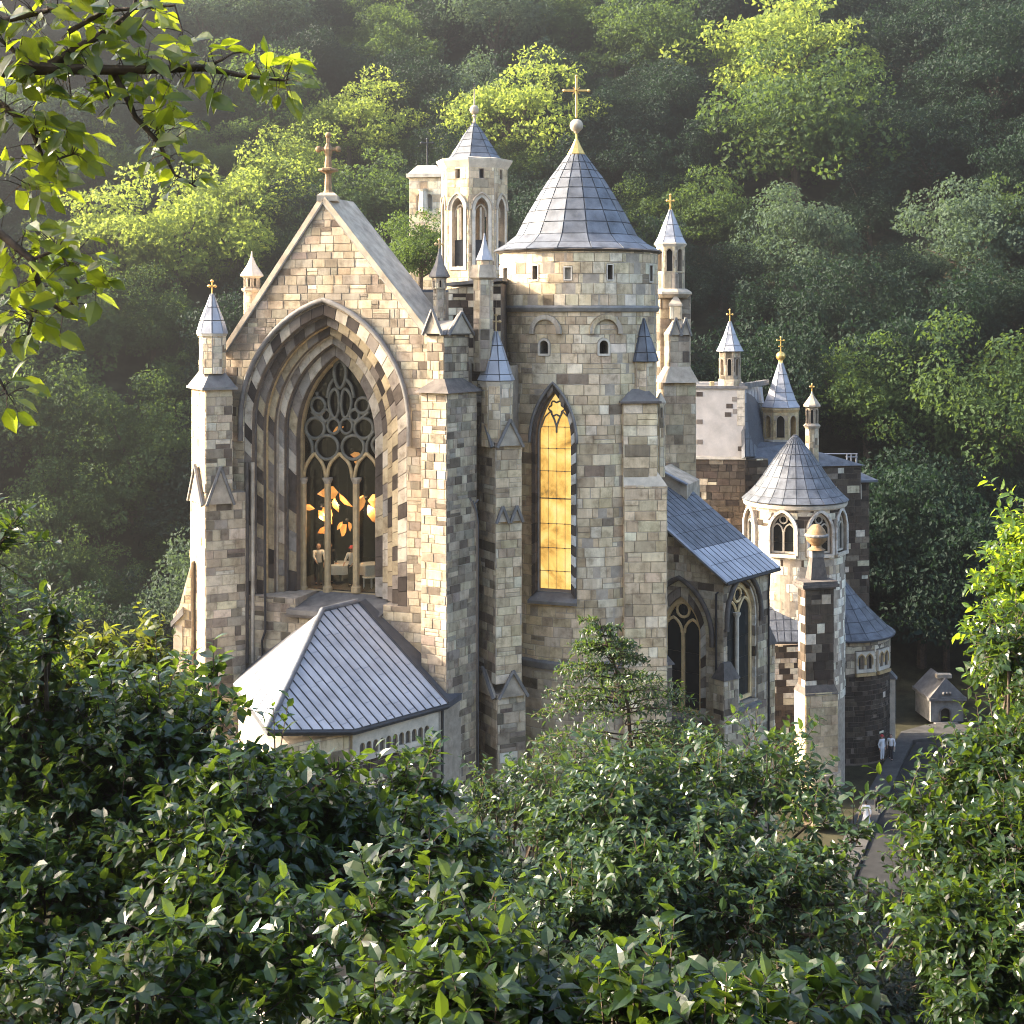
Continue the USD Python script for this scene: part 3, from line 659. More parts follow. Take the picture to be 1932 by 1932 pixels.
def front_buttresses():
    # left buttress with its turret
    Y = 60.4; p = Pier(362, 388, 438, Y, math.radians(27)); z = lambda py: zat(py, Y)
    up = part(church, 'buttress', p.prism(z(930), z(735)), 'mortar', label='tall corner buttress at the left end of the gable'); p.stones(up, z(930), z(735), 'patchy', 20, .36, .3, .75, pal_left='tower')
    lo = Pier(359, 388, 463, Y, math.radians(27))
    l2 = part(church, 'buttress', lo.prism(0, z(932)), 'mortar', label='lower stage of the left corner buttress'); lo.stones(l2, 5, z(932), 'facade', 24, .40, .4, .95, pal_left='tower')
    for pl, L in ((p.right, p.Lr), (p.left, p.Ll)):
        gablet(church, pl, L * .52, z(952), L * .48, z(885) - z(952), .03)
    sk = part(church, 'skirt_roof', hull([[q[0], q[1], z(732)] for q in p.corners(.16)] + [[q[0], q[1], z(690)] for q in p.corners(-.42)]), 'sill_stone')
    part(sk, 'skirt_edge', hull([[q[0], q[1], zz] for zz in (z(736), z(731)) for q in p.corners(.19)]), 'trim_grey')
    stone_shaft(church, 'turret_shaft', 401, Y + .7, 25, 630, 705, 8, 'pale', 31, .3, .22, .5)
    lathe_px(church, 'turret_cornice', 400, Y + .7, [(27, 634), (29, 628)], 8, 'pale_stone')
    spire(church, 'turret_roof', 400, Y + .7, [(29, 630), (22, 605), (12, 580), (2, 553)], 8, 'lead_light', 528)
    # sloping flyer at its foot
    pl = Plane(*(W(362, 900, Y + 1.2)[:2]), FA)
    poly = Polygon([pl.at(*q) for q in ((361, 1060), (363, 1300), (352, 1300), (352, 1240), (330, 1195), (326, 1160), (338, 1145))])
    fl = part(church, 'sloping_flyer', pl.solid(poly, -1.2, 0), 'mortar'); masonry(fl, pl.w3, poly.buffer(-.02), .36, .3, .8, 'pale', seed=37)
    q = [pl.at(325, 1172), pl.at(347, 1145), pl.at(349, 1158), pl.at(325, 1182)]; part(fl, 'flyer_cap', pl.solid(Polygon(q), -1.3, .12), 'sill_stone')
    fl2 = [pl.at(328, 1180), pl.at(345, 1180), pl.at(345, 1420), pl.at(328, 1420)]; b = Polygon(fl2); f2 = part(church, 'flyer_pier', pl.solid(b, -1.25, .05), 'mortar'); masonry(f2, pl.w3, Polygon([(x, zz) for x, zz in fl2]), .4, .3, .8, 'pale', seed=38, d0=0)
    # turret behind the left slope of the gable
    stone_shaft(church, 'turret_shaft', 475, 64.5, 15, 545, 640, 8, 'tower', 41, .3, .2, .4)
    stone_shaft(church, 'turret_lantern', 475, 64.5, 15, 521, 543, 8, 'tower', 43, .3, .2, .4, slots=(.5, 524, 541))
    lathe_px(church, 'turret_cornice', 475, 64.5, [(19, 544), (19, 548), (16, 551)], 8, 'coping')
    lathe_px(church, 'turret_roof', 475, 64.5, [(1, 474), (2, 484), (9, 500), (21, 518), (22, 521), (16, 524)], 8, 'pale_stone')
    # middle pier between the gable and the round tower
    Y = 57.2; p = Pier(795, 843, 899, Y, math.radians(58)); z = lambda py: zat(py, Y)
    mp = part(church, 'buttress', p.prism(0, z(742)), 'mortar', label='broad buttress between the great window and the round tower')
    p.stones(mp, 5, z(742), 'shade', 50, .34, .28, .8, pal_left='facade')
    part(church, 'skirt_roof', hull([[q[0], q[1], z(742)] for q in p.corners(.22)] + [[q[0], q[1], z(708)] for q in p.corners(-.62)]), 'dark_stone')
    u = Pier(806, 838, 884, Y + .6, math.radians(58)); up = part(church, 'buttress_head', u.prism(z(735), z(632)), 'mortar_dark'); u.stones(up, z(735), z(632), 'shade', 55, .34, .3, .7)
    part(church, 'buttress_cap', hull([[q[0], q[1], z(632)] for q in u.corners(.15)] + [[q[0], q[1], z(605)] for q in u.corners(-.75)]), 'sill_stone')
    gablet(church, u.left, u.Ll * .5, z(630), u.Ll * .5, z(588) - z(630), .1); gablet(church, u.right, u.Lr * .5, z(630), u.Lr * .5, z(592) - z(630), .1)
    stone_shaft(church, 'pinnacle_shaft', 829, Y + 2.2, 12, 545, 612, 6, 'shade', 58, .26, .2, .45)
    stone_shaft(church, 'pinnacle_shaft', 829, Y + 2.2, 14, 522, 545, 6, 'pale', 59, .26, .2, .45, slots=(.4, 528, 542))
    lathe_px(church, 'pinnacle_roof', 829, Y + 2.2, [(1, 462), (3, 476), (9, 498), (20, 520), (20, 523), (12, 526)], 6, 'sill_stone')
    cross(church, W(829, 478, Y + 2.2), .55, .14, .035, 'gilt_stone', 'pinnacle_cross')
    # stair block behind, patched dark and pale
    pl = Plane(*(W(872, 600, 60.4)[:2]), FA * .4); poly = Polygon(pl.poly([(846, 545), (945, 535), (945, 760), (846, 760)]))
    sb = part(church, 'stair_block', pl.solid(poly, -3, 0), 'mortar_dark'); masonry(sb, pl.w3, poly, .34, .26, .7, 'black_white', seed=61, shiftf=lambda c: .5)
    part(sb, 'block_roof', pl.solid(Polygon(pl.poly([(843, 540), (948, 530), (948, 524), (843, 534)])), -3.2, .2), 'sill_stone')
    stone_shaft(church, 'pinnacle_shaft', 912, 59.3, 19, 522, 700, 6, 'facade', 64, .42, .3, .8)
    lathe_px(church, 'pinnacle_cornice', 912, 59.3, [(22, 500), (26, 520), (27, 524), (20, 528)], 6, 'coping')
    stone_shaft(church, 'pinnacle_shaft', 914, 59.3, 15, 488, 506, 6, 'tower', 66, .3, .3, .6)
    lathe_px(church, 'pinnacle_roof', 914, 59.3, [(1, 440), (3, 452), (7, 468), (16, 488), (17, 491), (12, 493)], 6, 'lead_light')
    part(church, 'downpipe', tube([W(891, 945, 57.0), W(897, 962, 57.0), W(901, 985, 57.0), W(901, 1600, 57.0)], .06, 6), 'iron')
    part(church, 'downpipe', tube([W(887, 940, 57.3), W(893, 955, 57.0), W(902, 943, 57.2)], .05, 5), 'iron')
    # wall between the pier and the tower
    pl = Plane(*(W(900, 900, 60.5)[:2]), FA); poly = Polygon(pl.poly([(845, 700), (960, 690), (960, 1700), (845, 1700)]))
    wl = part(church, 'return_wall', pl.solid(poly, -2, 0), 'mortar'); masonry(wl, pl.w3, poly, .36, .3, .8, 'shade', seed=68)
front_buttresses()

# ------------------------------------------------------------------ round tower
class Cyl:
    def __init__(s, px, Y, R): s.c = np.array([xat(px, Y), Y, 0.0]); s.R = R; s.Y = Y
    def w3(s, q, R=None):
        q = np.asarray(q, float); R = R or s.R; ph = q[:, 0] / R
        return np.c_[s.c[0] + (R + q[:, 2]) * np.sin(ph), s.c[1] - (R + q[:, 2]) * np.cos(ph), q[:, 1]]
    def plane(s, ph, R=None):
        R = R or s.R; d = np.array([math.sin(ph), -math.cos(ph)]); o = s.c[:2] + d * R
        return Plane(o[0], o[1], -ph)
    def manifold(s, R, z0, z1, n=64): return Manifold.cylinder(z1 - z0, R, R, n).translate((s.c[0], s.c[1], z0))
    def band(s, R, z0, z1, lim=2.0): return sbox(-lim * R, z0, lim * R, z1)
tower = thing('round_tower', 'tall round stone tower with a steep conical lead roof and a golden lancet', 'tower', (xat(1092, 63.2), 63.2, 0))
def build_tower():
    C = Cyl(1092, 63.2, 3.32); z = lambda py: zat(py, 63.2); rng = np.random.default_rng(5)
    zf = lambda py: zat(py, 60.0)
    # lower shaft with lancet and two small openings
    zs_, zt = z(1226), z(583)
    core = C.manifold(C.R, 0, zt)
    pw = C.plane(math.radians(-18.5))
    o0, o1 = pw.at(1003, 830), pw.at(1086, 830); cs = (o0[0] + o1[0]) / 2; w = (o1[0] - o0[0]) / 2; zsp = o0[1]; h = pw.at(1043, 726)[1] - zsp; zb = pw.at(1043, 1128)[1]
    outer = arch_outline(cs, w, zsp, h, zb, 10); wi = w - .235; inner = arch_outline(cs, wi, zsp, h - .34, zb + .28, 10)
    core = core - pw.solid(Polygon(outer), -1.0, 1.2)
    smalls = []
    for px in (1027, 1139):
        ph = math.asin((xat(px, 60.2) - C.c[0]) / C.R); pl = C.plane(ph); s, zz = pl.at(px, 655); o = arch_outline(s, .19, zz + .08, .2, zz - .27, 5)
        core = core - pl.solid(Polygon(o), -.7, .6); smalls.append((ph, pl, o, s, zz))
    sh = part(tower, 'lower_shaft', core, 'mortar')
    holes = [shapely.affinity.translate(Polygon(outer).buffer(.03), C.R * math.radians(-18.5), 0)] + [shapely.affinity.translate(Polygon(o).buffer(.1), C.R * ph, 0) for ph, pl, o, s, zz in smalls]
    hoods = []
    for ph, pl, o, s, zz in smalls:
        hw = .72; ho = arch_outline(s + (.1 if ph > 0 else .05), hw, zz + .62, .55, zz + .55, 7); hi = arch_outline(s + (.1 if ph > 0 else .05), hw - .2, zz + .62, .37, zz + .54, 7)
        hoods.append(shapely.affinity.translate(Polygon(ho).difference(Polygon(hi)), C.R * ph, 0))
        n = 9; a, b = resample(ho, n * 3 + 1), resample(hi, n * 3 + 1)
        hd = part(tower, 'blind_arch', hull_safe(pl, ho, hi), 'mortar')
        for i in range(n):
            r = np.vstack([b[i * 3:i * 3 + 4], a[i * 3:i * 3 + 4][::-1]]); v, f = block(r, -.1, .12, .015)
            q = v.copy(); q[:, 0] += C.R * ph; add_stone(hd, C.w3(q), f, np.array(TONES['cream' if ph < 0 else 'sand']) * rng.uniform(.9, 1.1), 'voussoir')
        win = part(tower, 'small_window', pl.solid(Polygon(o).buffer(.09).difference(Polygon(o)), -.5, .05), 'pale_stone')
        part(win, 'pane', pl.solid(Polygon(o).buffer(-.005), -.62, -.58), 'void')  # black sheet paints the unlit inside of the recess
    up = C.band(C.R, zs_, zt, 2.0)
    for g in holes + hoods: up = up.difference(g)
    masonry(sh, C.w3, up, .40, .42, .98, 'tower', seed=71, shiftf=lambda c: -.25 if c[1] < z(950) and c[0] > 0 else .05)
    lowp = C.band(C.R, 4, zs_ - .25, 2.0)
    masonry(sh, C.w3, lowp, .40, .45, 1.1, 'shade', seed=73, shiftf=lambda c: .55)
    # lancet
    fr = part(tower, 'lancet_window', pw.solid(Polygon(outer, [arch_outline(cs, wi + .05, zsp, h - .28, zb + .2, 10)]), -.85, -.3), 'trim_grey', label='tall lancet of gold glass with sunlight painted in as a glow')
    def lc(i, n, r):
        t = i / n
        if t < .47: return np.array(TONES['brown' if r.random() < .7 else 'dark']) * r.uniform(.8, 1.1)
        return np.array(TONES[('white', 'brown')[i % 2] if t > .55 else ('taupe', 'dark')[i % 2]]) * r.uniform(.85, 1.1)
    ring_stones(fr, pw, outer, arch_outline(cs, wi + .045, zsp, h - .27, zb + .24, 10), -.6, .06, 42, rng, lc)
    part(fr, 'inner_moulding', strip(pw, arch_outline(cs, wi + .03, zsp, h - .30, zb + .2, 10), -.28, .05), 'trim_grey', True)
    ys = [zb + .28] + [pw.at(1043, y)[1] for y in (1081, 1037, 991, 942.6, 891, 848, 807)] + [zsp + h]
    g = Polygon(inner)
    xs = np.linspace(cs - wi, cs + wi, 5)
    for a, b in zip(ys[:-1], ys[1:]):
        for x0, x1 in zip(xs[:-1], xs[1:]):
            q = g.intersection(sbox(x0 + .008, a + .008, x1 - .008, b - .008))
            if isinstance(q, Polygon) and q.area > .01: part(fr, 'pane', pw.solid(q, -.52, -.49), 'gold_shine')
    for y in ys[1:-1]: part(fr, 'glazing_bar', pw.solid(sbox(cs - wi, y - (.035 if abs(y - ys[4]) < .01 else .010), cs + wi, y + .010), -.5, -.46), 'trim_dark')
    for x in xs[1:-1]: part(fr, 'glazing_bar', pw.solid(sbox(x - .007, zb + .28, x + .007, ys[-2]), -.5, -.47), 'tan_frame')
    for y in ys[1:-1]:
        for x in xs: part(fr, 'bar_stud', pw.solid(sbox(x - .022, y - .022, x + .022, y + .022), -.47, -.44), 'lead_seam')
    zc = pw.at(1043, 772)[1]
    def cv(P, r=.035): part(fr, 'tracery', strip(pw, P, -.44, r), 'trim_grey', True)
    t = np.linspace(0, 2 * math.pi, 37)[:-1]; rr = .30 + .05 * np.cos(6 * t)
    part(fr, 'tracery', tube(pw.w(np.c_[cs + rr * np.cos(t), zc + rr * np.sin(t)], -.44), .04, 5, True), 'trim_grey', True)
    cv([(cs - .24, zc - .16), (cs - .1, zc - .45), (cs, zc - .75), (cs, zc - 1.0)], .045); cv([(cs + .24, zc - .16), (cs + .1, zc - .45), (cs, zc - .75)], .045)
    cv([(cs - .24, zc - .1), (cs - .5, zc - .35), (cs - wi + .04, zc - .8)], .035); cv([(cs + .24, zc - .1), (cs + .5, zc - .35), (cs + wi - .04, zc - .8)], .035)
    q = pw.w3([[cs - w + .12, zb + .3, -.55], [cs + w - .12, zb + .3, -.55], [cs - w - .12, zb - .12, .22], [cs + w + .12, zb - .12, .22], [cs - w - .12, zb - .25, .2], [cs + w + .12, zb - .25, .2], [cs - w + .12, zb - .25, -.55], [cs + w - .12, zb - .25, -.55]])
    part(fr, 'window_sill', hull(q), 'sill_stone')
    hd = strip(pw, arch_outline(cs, w + .06, zsp, h + .08, zsp - .1, 12), .1, .07, 6); part(fr, 'hood_mould', hd, 'sill_stone', True)
    # string courses
    for a, b, R, m in ((579, 589, .17, 'trim_grey'), (1219, 1232, .12, 'sill_stone')):
        part(tower, 'string_course', lathe(C.c, [(C.R, z(b)), (C.R + R * .6, z(b) + .02), (C.R + R, z(a) - .06), (C.R + R * .9, z(a)), (C.R, z(a) + .1)], 64), m, 30)
    # upper drum
    D = Cyl(1092, 63.2, 3.40); za, zb2 = z(579), z(478)
    core = D.manifold(D.R, za, zb2); sl = []
    for px, wpx, hpx, py in ((954, 9, 30, 518), (1010, 9, 26, 514), (1071, 11, 22, 516), (1151, 9, 27, 514), (1228, 6, 30, 514)):
        ph = math.asin(max(-.985, min(.985, (xat(px, 61.5 if abs(px - 1092) > 100 else 60.0) - D.c[0]) / D.R))); pl = D.plane(ph)
        hw = wpx * .0225 / 2 / max(.45, math.cos(ph)); zz = zat(py, 60.2); o = sbox(-hw, zz - hpx * .011, hw, zz + hpx * .011)
        core = core - pl.solid(o, -.55, .5); sl.append((ph, pl, o, px))
    dr = part(tower, 'upper_drum', core, 'mortar'); bp = D.band(D.R, za + .02, zb2, 2.0)
    for ph, pl, o, px in sl:
        bp = bp.difference(shapely.affinity.translate(o.buffer(.06), D.R * ph, 0))
        ww = part(tower, 'slit_window', pl.solid(o.buffer(.055, join_style=2).difference(o), -.3, .03), 'pale_stone'); part(ww, 'pane', pl.solid(o, -.5, -.42 if px != 1071 else -.12), 'void' if px != 1071 else 'coping')  # black sheet paints the slit dark inside; one has a stone infill
    masonry(dr, D.w3, bp, .43, .5, 1.15, 'drum', seed=77)
    part(tower, 'eaves_band', lathe(C.c, [(3.38, z(481)), (3.5, z(479)), (3.6, z(476.5)), (3.5, z(474))], 64), 'dark_stone', 30)
    # roof
    m = mpp(63.2); raw = np.array([(158, 475.5), (140, 467), (116, 449), (93, 406), (58, 347.6), (16, 292)]); pyv = np.array([475.5, 463, 447, 424, 402, 380, 359, 340, 324, 309, 292])
    c = np.array([xat(1083, 63.2), 63.2, 0]); c = np.array([C.c[0] - .1, 63.2, 0])
    prof = [(float(np.interp(py, raw[::-1, 1], raw[::-1, 0])) * m, z(py)) for py in pyv]
    cone_roof(tower, 'conical_roof', c, prof, 16, math.radians(-90 - 11.25 - 4), 'lead', gap=.022, each=True)
    cp = part(tower, 'gilded_cap', lathe(c, [(17 * m, z(293)), (17.5 * m, z(291)), (10 * m, z(278)), (3 * m, z(263)), (1 * m, z(261))], 8, .2), 'gold')
    part(cp, 'finial_rod', lathe(c, [(.05, z(265)), (.035, z(225))], 8), 'gold'); part(cp, 'finial_ball', join([ball([c[0], c[1], z(237)], .29), lathe(c, [(.06, z(252)), (.12, z(250)), (.06, z(247))], 8)]), 'coping', 40)
    cr = part(cp, 'tower_cross', join([box3([c[0], c[1], (z(222) + z(144)) / 2], (.09, .07, z(144) - z(222)), 0, .02), box3([c[0], c[1], z(171)], (1.05, .07, .085), 0, .02), ball([c[0] - .53, c[1], z(171)], .07), ball([c[0] + .53, c[1], z(171)], .07), ball([c[0], c[1], z(144)], .07)]), 'gold')
    part(cr, 'cross_rays', join([tube([[c[0] - .15, c[1], z(171) - .15], [c[0] + .15, c[1], z(171) + .15]], .02, 4), tube([[c[0] + .15, c[1], z(171) - .15], [c[0] - .15, c[1], z(171) + .15]], .02, 4)]), 'gold')
    # left buttress turret
    Y = 58.6; zz = lambda py: zat(py, Y)
    p = Pier(904, 935, 984, Y, math.radians(27)); b = part(tower, 'buttress', p.prism(zz(1292), zz(835)), 'mortar', label='stepped buttress with a spired turret left of the golden lancet'); p.stones(b, zz(1292), zz(835), 'tower', 81, .38, .35, .85, pal_left='facade')
    lo = Pier(900, 938, 991, Y - .1, math.radians(27)); b2 = part(tower, 'buttress', lo.prism(0, zz(1310)), 'mortar', label='foot of the left turret buttress'); lo.stones(b2, 4, zz(1310), 'patchy', 84, .40, .4, .9, pal_left='shade')
    for pl, L in ((p.right, p.Lr), (p.left, p.Ll)): gablet(tower, pl, L * .5, zz(842), L * .46, zz(796) - zz(842), .02)
    for k in (.22, .76): gablet(tower, p.right, p.Lr * k, zz(985), p.Lr * .2, zz(960) - zz(985), .0)
    gablet(tower, lo.right, lo.Lr * .5, zz(1315), lo.Lr * .48, zz(1270) - zz(1315), .05); gablet(tower, lo.left, lo.Ll * .5, zz(1315), lo.Ll * .48, zz(1270) - zz(1315), .05)
    stone_shaft(tower, 'turret_shaft', 938, Y + .75, 30, 719, 842, 8, 'pale', 87, .34, .25, .6)
    lathe_px(tower, 'turret_cornice', 936, Y + .75, [(31, 716), (34, 719), (29, 730)], 8, 'pale_stone')
    spire(tower, 'turret_roof', 936, Y + .75, [(36, 718), (30, 706), (22, 680), (12, 652), (2, 624)], 8, 'lead_light', 592, tipmat='gilt_stone')
    # right buttress turret
    Y = 60.2; zz = lambda py: zat(py, Y)
    p = Pier(1169, 1171, 1236, Y, math.radians(-3)); p = Pier(1168, 1176, 1240, Y, math.radians(5))
    b = part(tower, 'buttress', p.prism(zz(920), zz(757)), 'mortar', label='pale broad buttress at the right edge of the round tower'); p.stones(b, zz(920), zz(757), 'pale', 91, .42, .5, 1.2)
    lo = Pier(1170, 1178, 1258, Y - .05, math.radians(5)); b2 = part(tower, 'buttress', lo.prism(0, zz(915)), 'mortar', label='lower stage of the pale right buttress'); lo.stones(b2, 4, zz(915), 'tower', 94, .42, .45, 1.0)
    part(tower, 'buttress_slope', hull([[q[0], q[1], zz(918)] for q in lo.corners(.03)] + [[q[0], q[1], zz(890)] for q in p.corners(.0)]), 'pale_stone')
    sk = part(tower, 'skirt_roof', hull([[q[0], q[1], zz(758)] for q in p.corners(.12)] + [[q[0], q[1], zz(735)] for q in p.corners(-.35)]), 'sill_stone'); part(sk, 'skirt_edge', hull([[q[0], q[1], k] for k in (zz(761), zz(757)) for q in p.corners(.16)]), 'dark_stone')
    stone_shaft(tower, 'turret_shaft', 1213, Y + .9, 25, 682, 745, 8, 'pale', 97, .36, .25, .6)
    spire(tower, 'turret_roof', 1213, Y + .9, [(31, 682), (25, 665), (15, 635), (2, 600)], 8, 'lead', None)
    stone_shaft(tower, 'niche_turret', 1246, Y + 1.0, 9, 757, 900, 6, 'pale', 99, .4, .3, .7, slots=(.4, 768, 788)); lathe_px(tower, 'niche_roof', 1246, Y + 1.0, [(1, 740), (11, 758), (11, 761), (8, 763)], 6, 'coping')
def hull_safe(pl, ho, hi): return pl.solid(Polygon(ho).difference(Polygon(hi)), -.3, .08)
build_tower()
# ------------------------------------------------------------------ octagonal bell tower
def build_bell_tower():
    Y = 80.0; c = W(895, 600, Y); m = mpp(Y); z = lambda py: zat(py, Y); r = 63 * m; a0 = math.radians(-7.5)
    t = thing('bell_tower', 'octagonal open bell tower of pale stone rising between gable and round tower', 'tower', (c[0], c[1], 0))
    ng = Ngon(c, r, 8, a0); core = Manifold(manifold3d.Mesh(*[np.asarray(q, k) for q, k in zip(lathe(c, [(r, 0), (r, z(318))], 8, a0), (np.float32, np.uint32))]))
    core = core - Manifold.cylinder(z(345) - z(505), r * .72, r * .72, 8).rotate((0, 0, math.degrees(a0))).translate((c[0], c[1], z(505)))
    pls = ng.planes(-2); o = arch_outline(0, .36, z(398), .62, z(505), 7); od = arch_outline(0, .16, 0, .01, 0)
    for pl in pls: core = core - pl.solid(Polygon(o), -r * .5, .3)
    sq = sbox(-.12, z(341), .12, z(324)); core = core - ng.planes(-2)[0].solid(sq, -.01, .01)
    vis = ng.planes(-.15)
    for pl in vis: core = core - pl.solid(sq, -.35, .3)
    sh = part(t, 'shaft', core, 'mortar')
    for k, pl in enumerate(vis):
        h = Polygon(o).buffer(.19, join_style=2); poly = sbox(-ng.side / 2 + .012, z(700), ng.side / 2 - .012, z(320)).difference(h).difference(sq.buffer(.03))
        masonry(sh, pl.w3, poly, .42, .4, .9, 'tower', seed=110 + k, gap=.008, proud=(.01, .03), shiftf=lambda q: .15)
        fr = part(t, 'belfry_window', pl.solid(Polygon(o).buffer(.17, join_style=2).difference(Polygon(o)), -.3, .05), 'pale_stone')
        part(fr, 'hood', tube(pl.w(arch_outline(0, .58, z(398), .85, z(398) - .05, 8), .07), .06, 5), 'coping', True)
        part(fr, 'louvre', pl.solid(sbox(-.355, z(503), .355, z(455)), -.34, -.26), 'iron')
        part(fr, 'shaftlet', pl.solid(sbox(-.05, z(455), .05, z(395)), -.3, -.2), 'pale_stone')
        ar = arch_outline(0, .30, z(405), .45, z(412), 6); part(fr, 'inner_arch', tube(pl.w(ar, -.25), .045, 5), 'pale_stone', True)
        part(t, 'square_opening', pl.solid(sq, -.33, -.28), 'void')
    part(t, 'cornice', lathe(c, [(63 * m, z(322)), (66 * m, z(318)), (72 * m, z(308)), (73 * m, z(304)), (60 * m, z(302))], 8, a0), 'pale_stone')
    raw = [(55, 305), (44, 293), (36, 280), (27, 266), (18, 252), (9, 240), (2, 231)]
    ro = cone_roof(t, 'spire_roof', c, [(a * m, z(b)) for a, b in raw], 8, a0, 'lead', gap=.02, each=True)
    part(ro, 'finial', join([lathe(c, [(.1, z(234)), (.06, z(222)), (.14, z(219)), (.06, z(216))], 8), ball([c[0], c[1], z(207)], .26), lathe(c, [(.04, z(200)), (.02, z(160))], 6)]), 'coping', 40)
    cross(ro, [c[0], c[1], z(186)], .8, .16, .02, 'iron', 'spire_cross')
build_bell_tower()

# ------------------------------------------------------------------ distant pale tower at the left of the bell tower
def build_distant_tower():
    Y = 108.0; c = W(803, 600, Y); m = mpp(Y); z = lambda py: zat(py, Y)
    t = thing('distant_tower', 'small pale square tower among trees left of the bell tower', 'tower', (c[0], c[1], 0))
    pl = Plane(xat(772, Y), Y, math.radians(8)); wd = 62 * m; dep = 2.4
    poly = sbox(0, 0, wd, z(335)); holes = [arch_outline(x, .22, z(374), .3, z(398), 5) for x in (.75, 1.5)]
    for h in holes: poly = poly.difference(Polygon(h))
    b = part(t, 'wall', pl.solid(poly, -.4, 0) + pl.solid(sbox(0, 0, wd, z(335)), -dep, -.38), 'plaster')
    masonry(b, pl.w3, poly.buffer(-.02), .5, .5, 1.0, 'pale', seed=131, hc2=0) if False else masonry(b, pl.w3, poly.buffer(-.02), .5, .5, 1.0, 'pale', seed=131)
    part(t, 'cornice', pl.solid(sbox(-.2, z(335), wd + .2, z(328)), -dep - .2, .2), 'pale_stone')
    q = pl.w3([[-.1, z(328), .1], [wd + .1, z(328), .1], [-.1, z(328), -dep - .1], [wd + .1, z(328), -dep - .1], [.5, z(311), -.5], [wd - .5, z(311), -.5], [.5, z(311), -dep + .5], [wd - .5, z(311), -dep + .5]])
    part(t, 'stepped_roof', hull(q), 'pale_stone'); part(t, 'corner_shaft', lathe(pl.w3([[1.1, 0, .2]])[0], [(.35, z(400)), (.3, z(362)), (.42, z(358))], 8), 'pale_stone')
    cross(t, W(806, 311, Y + 1), (311 - 262) * m, .42, .05, 'iron', 'roof_cross', .85)
build_distant_tower()

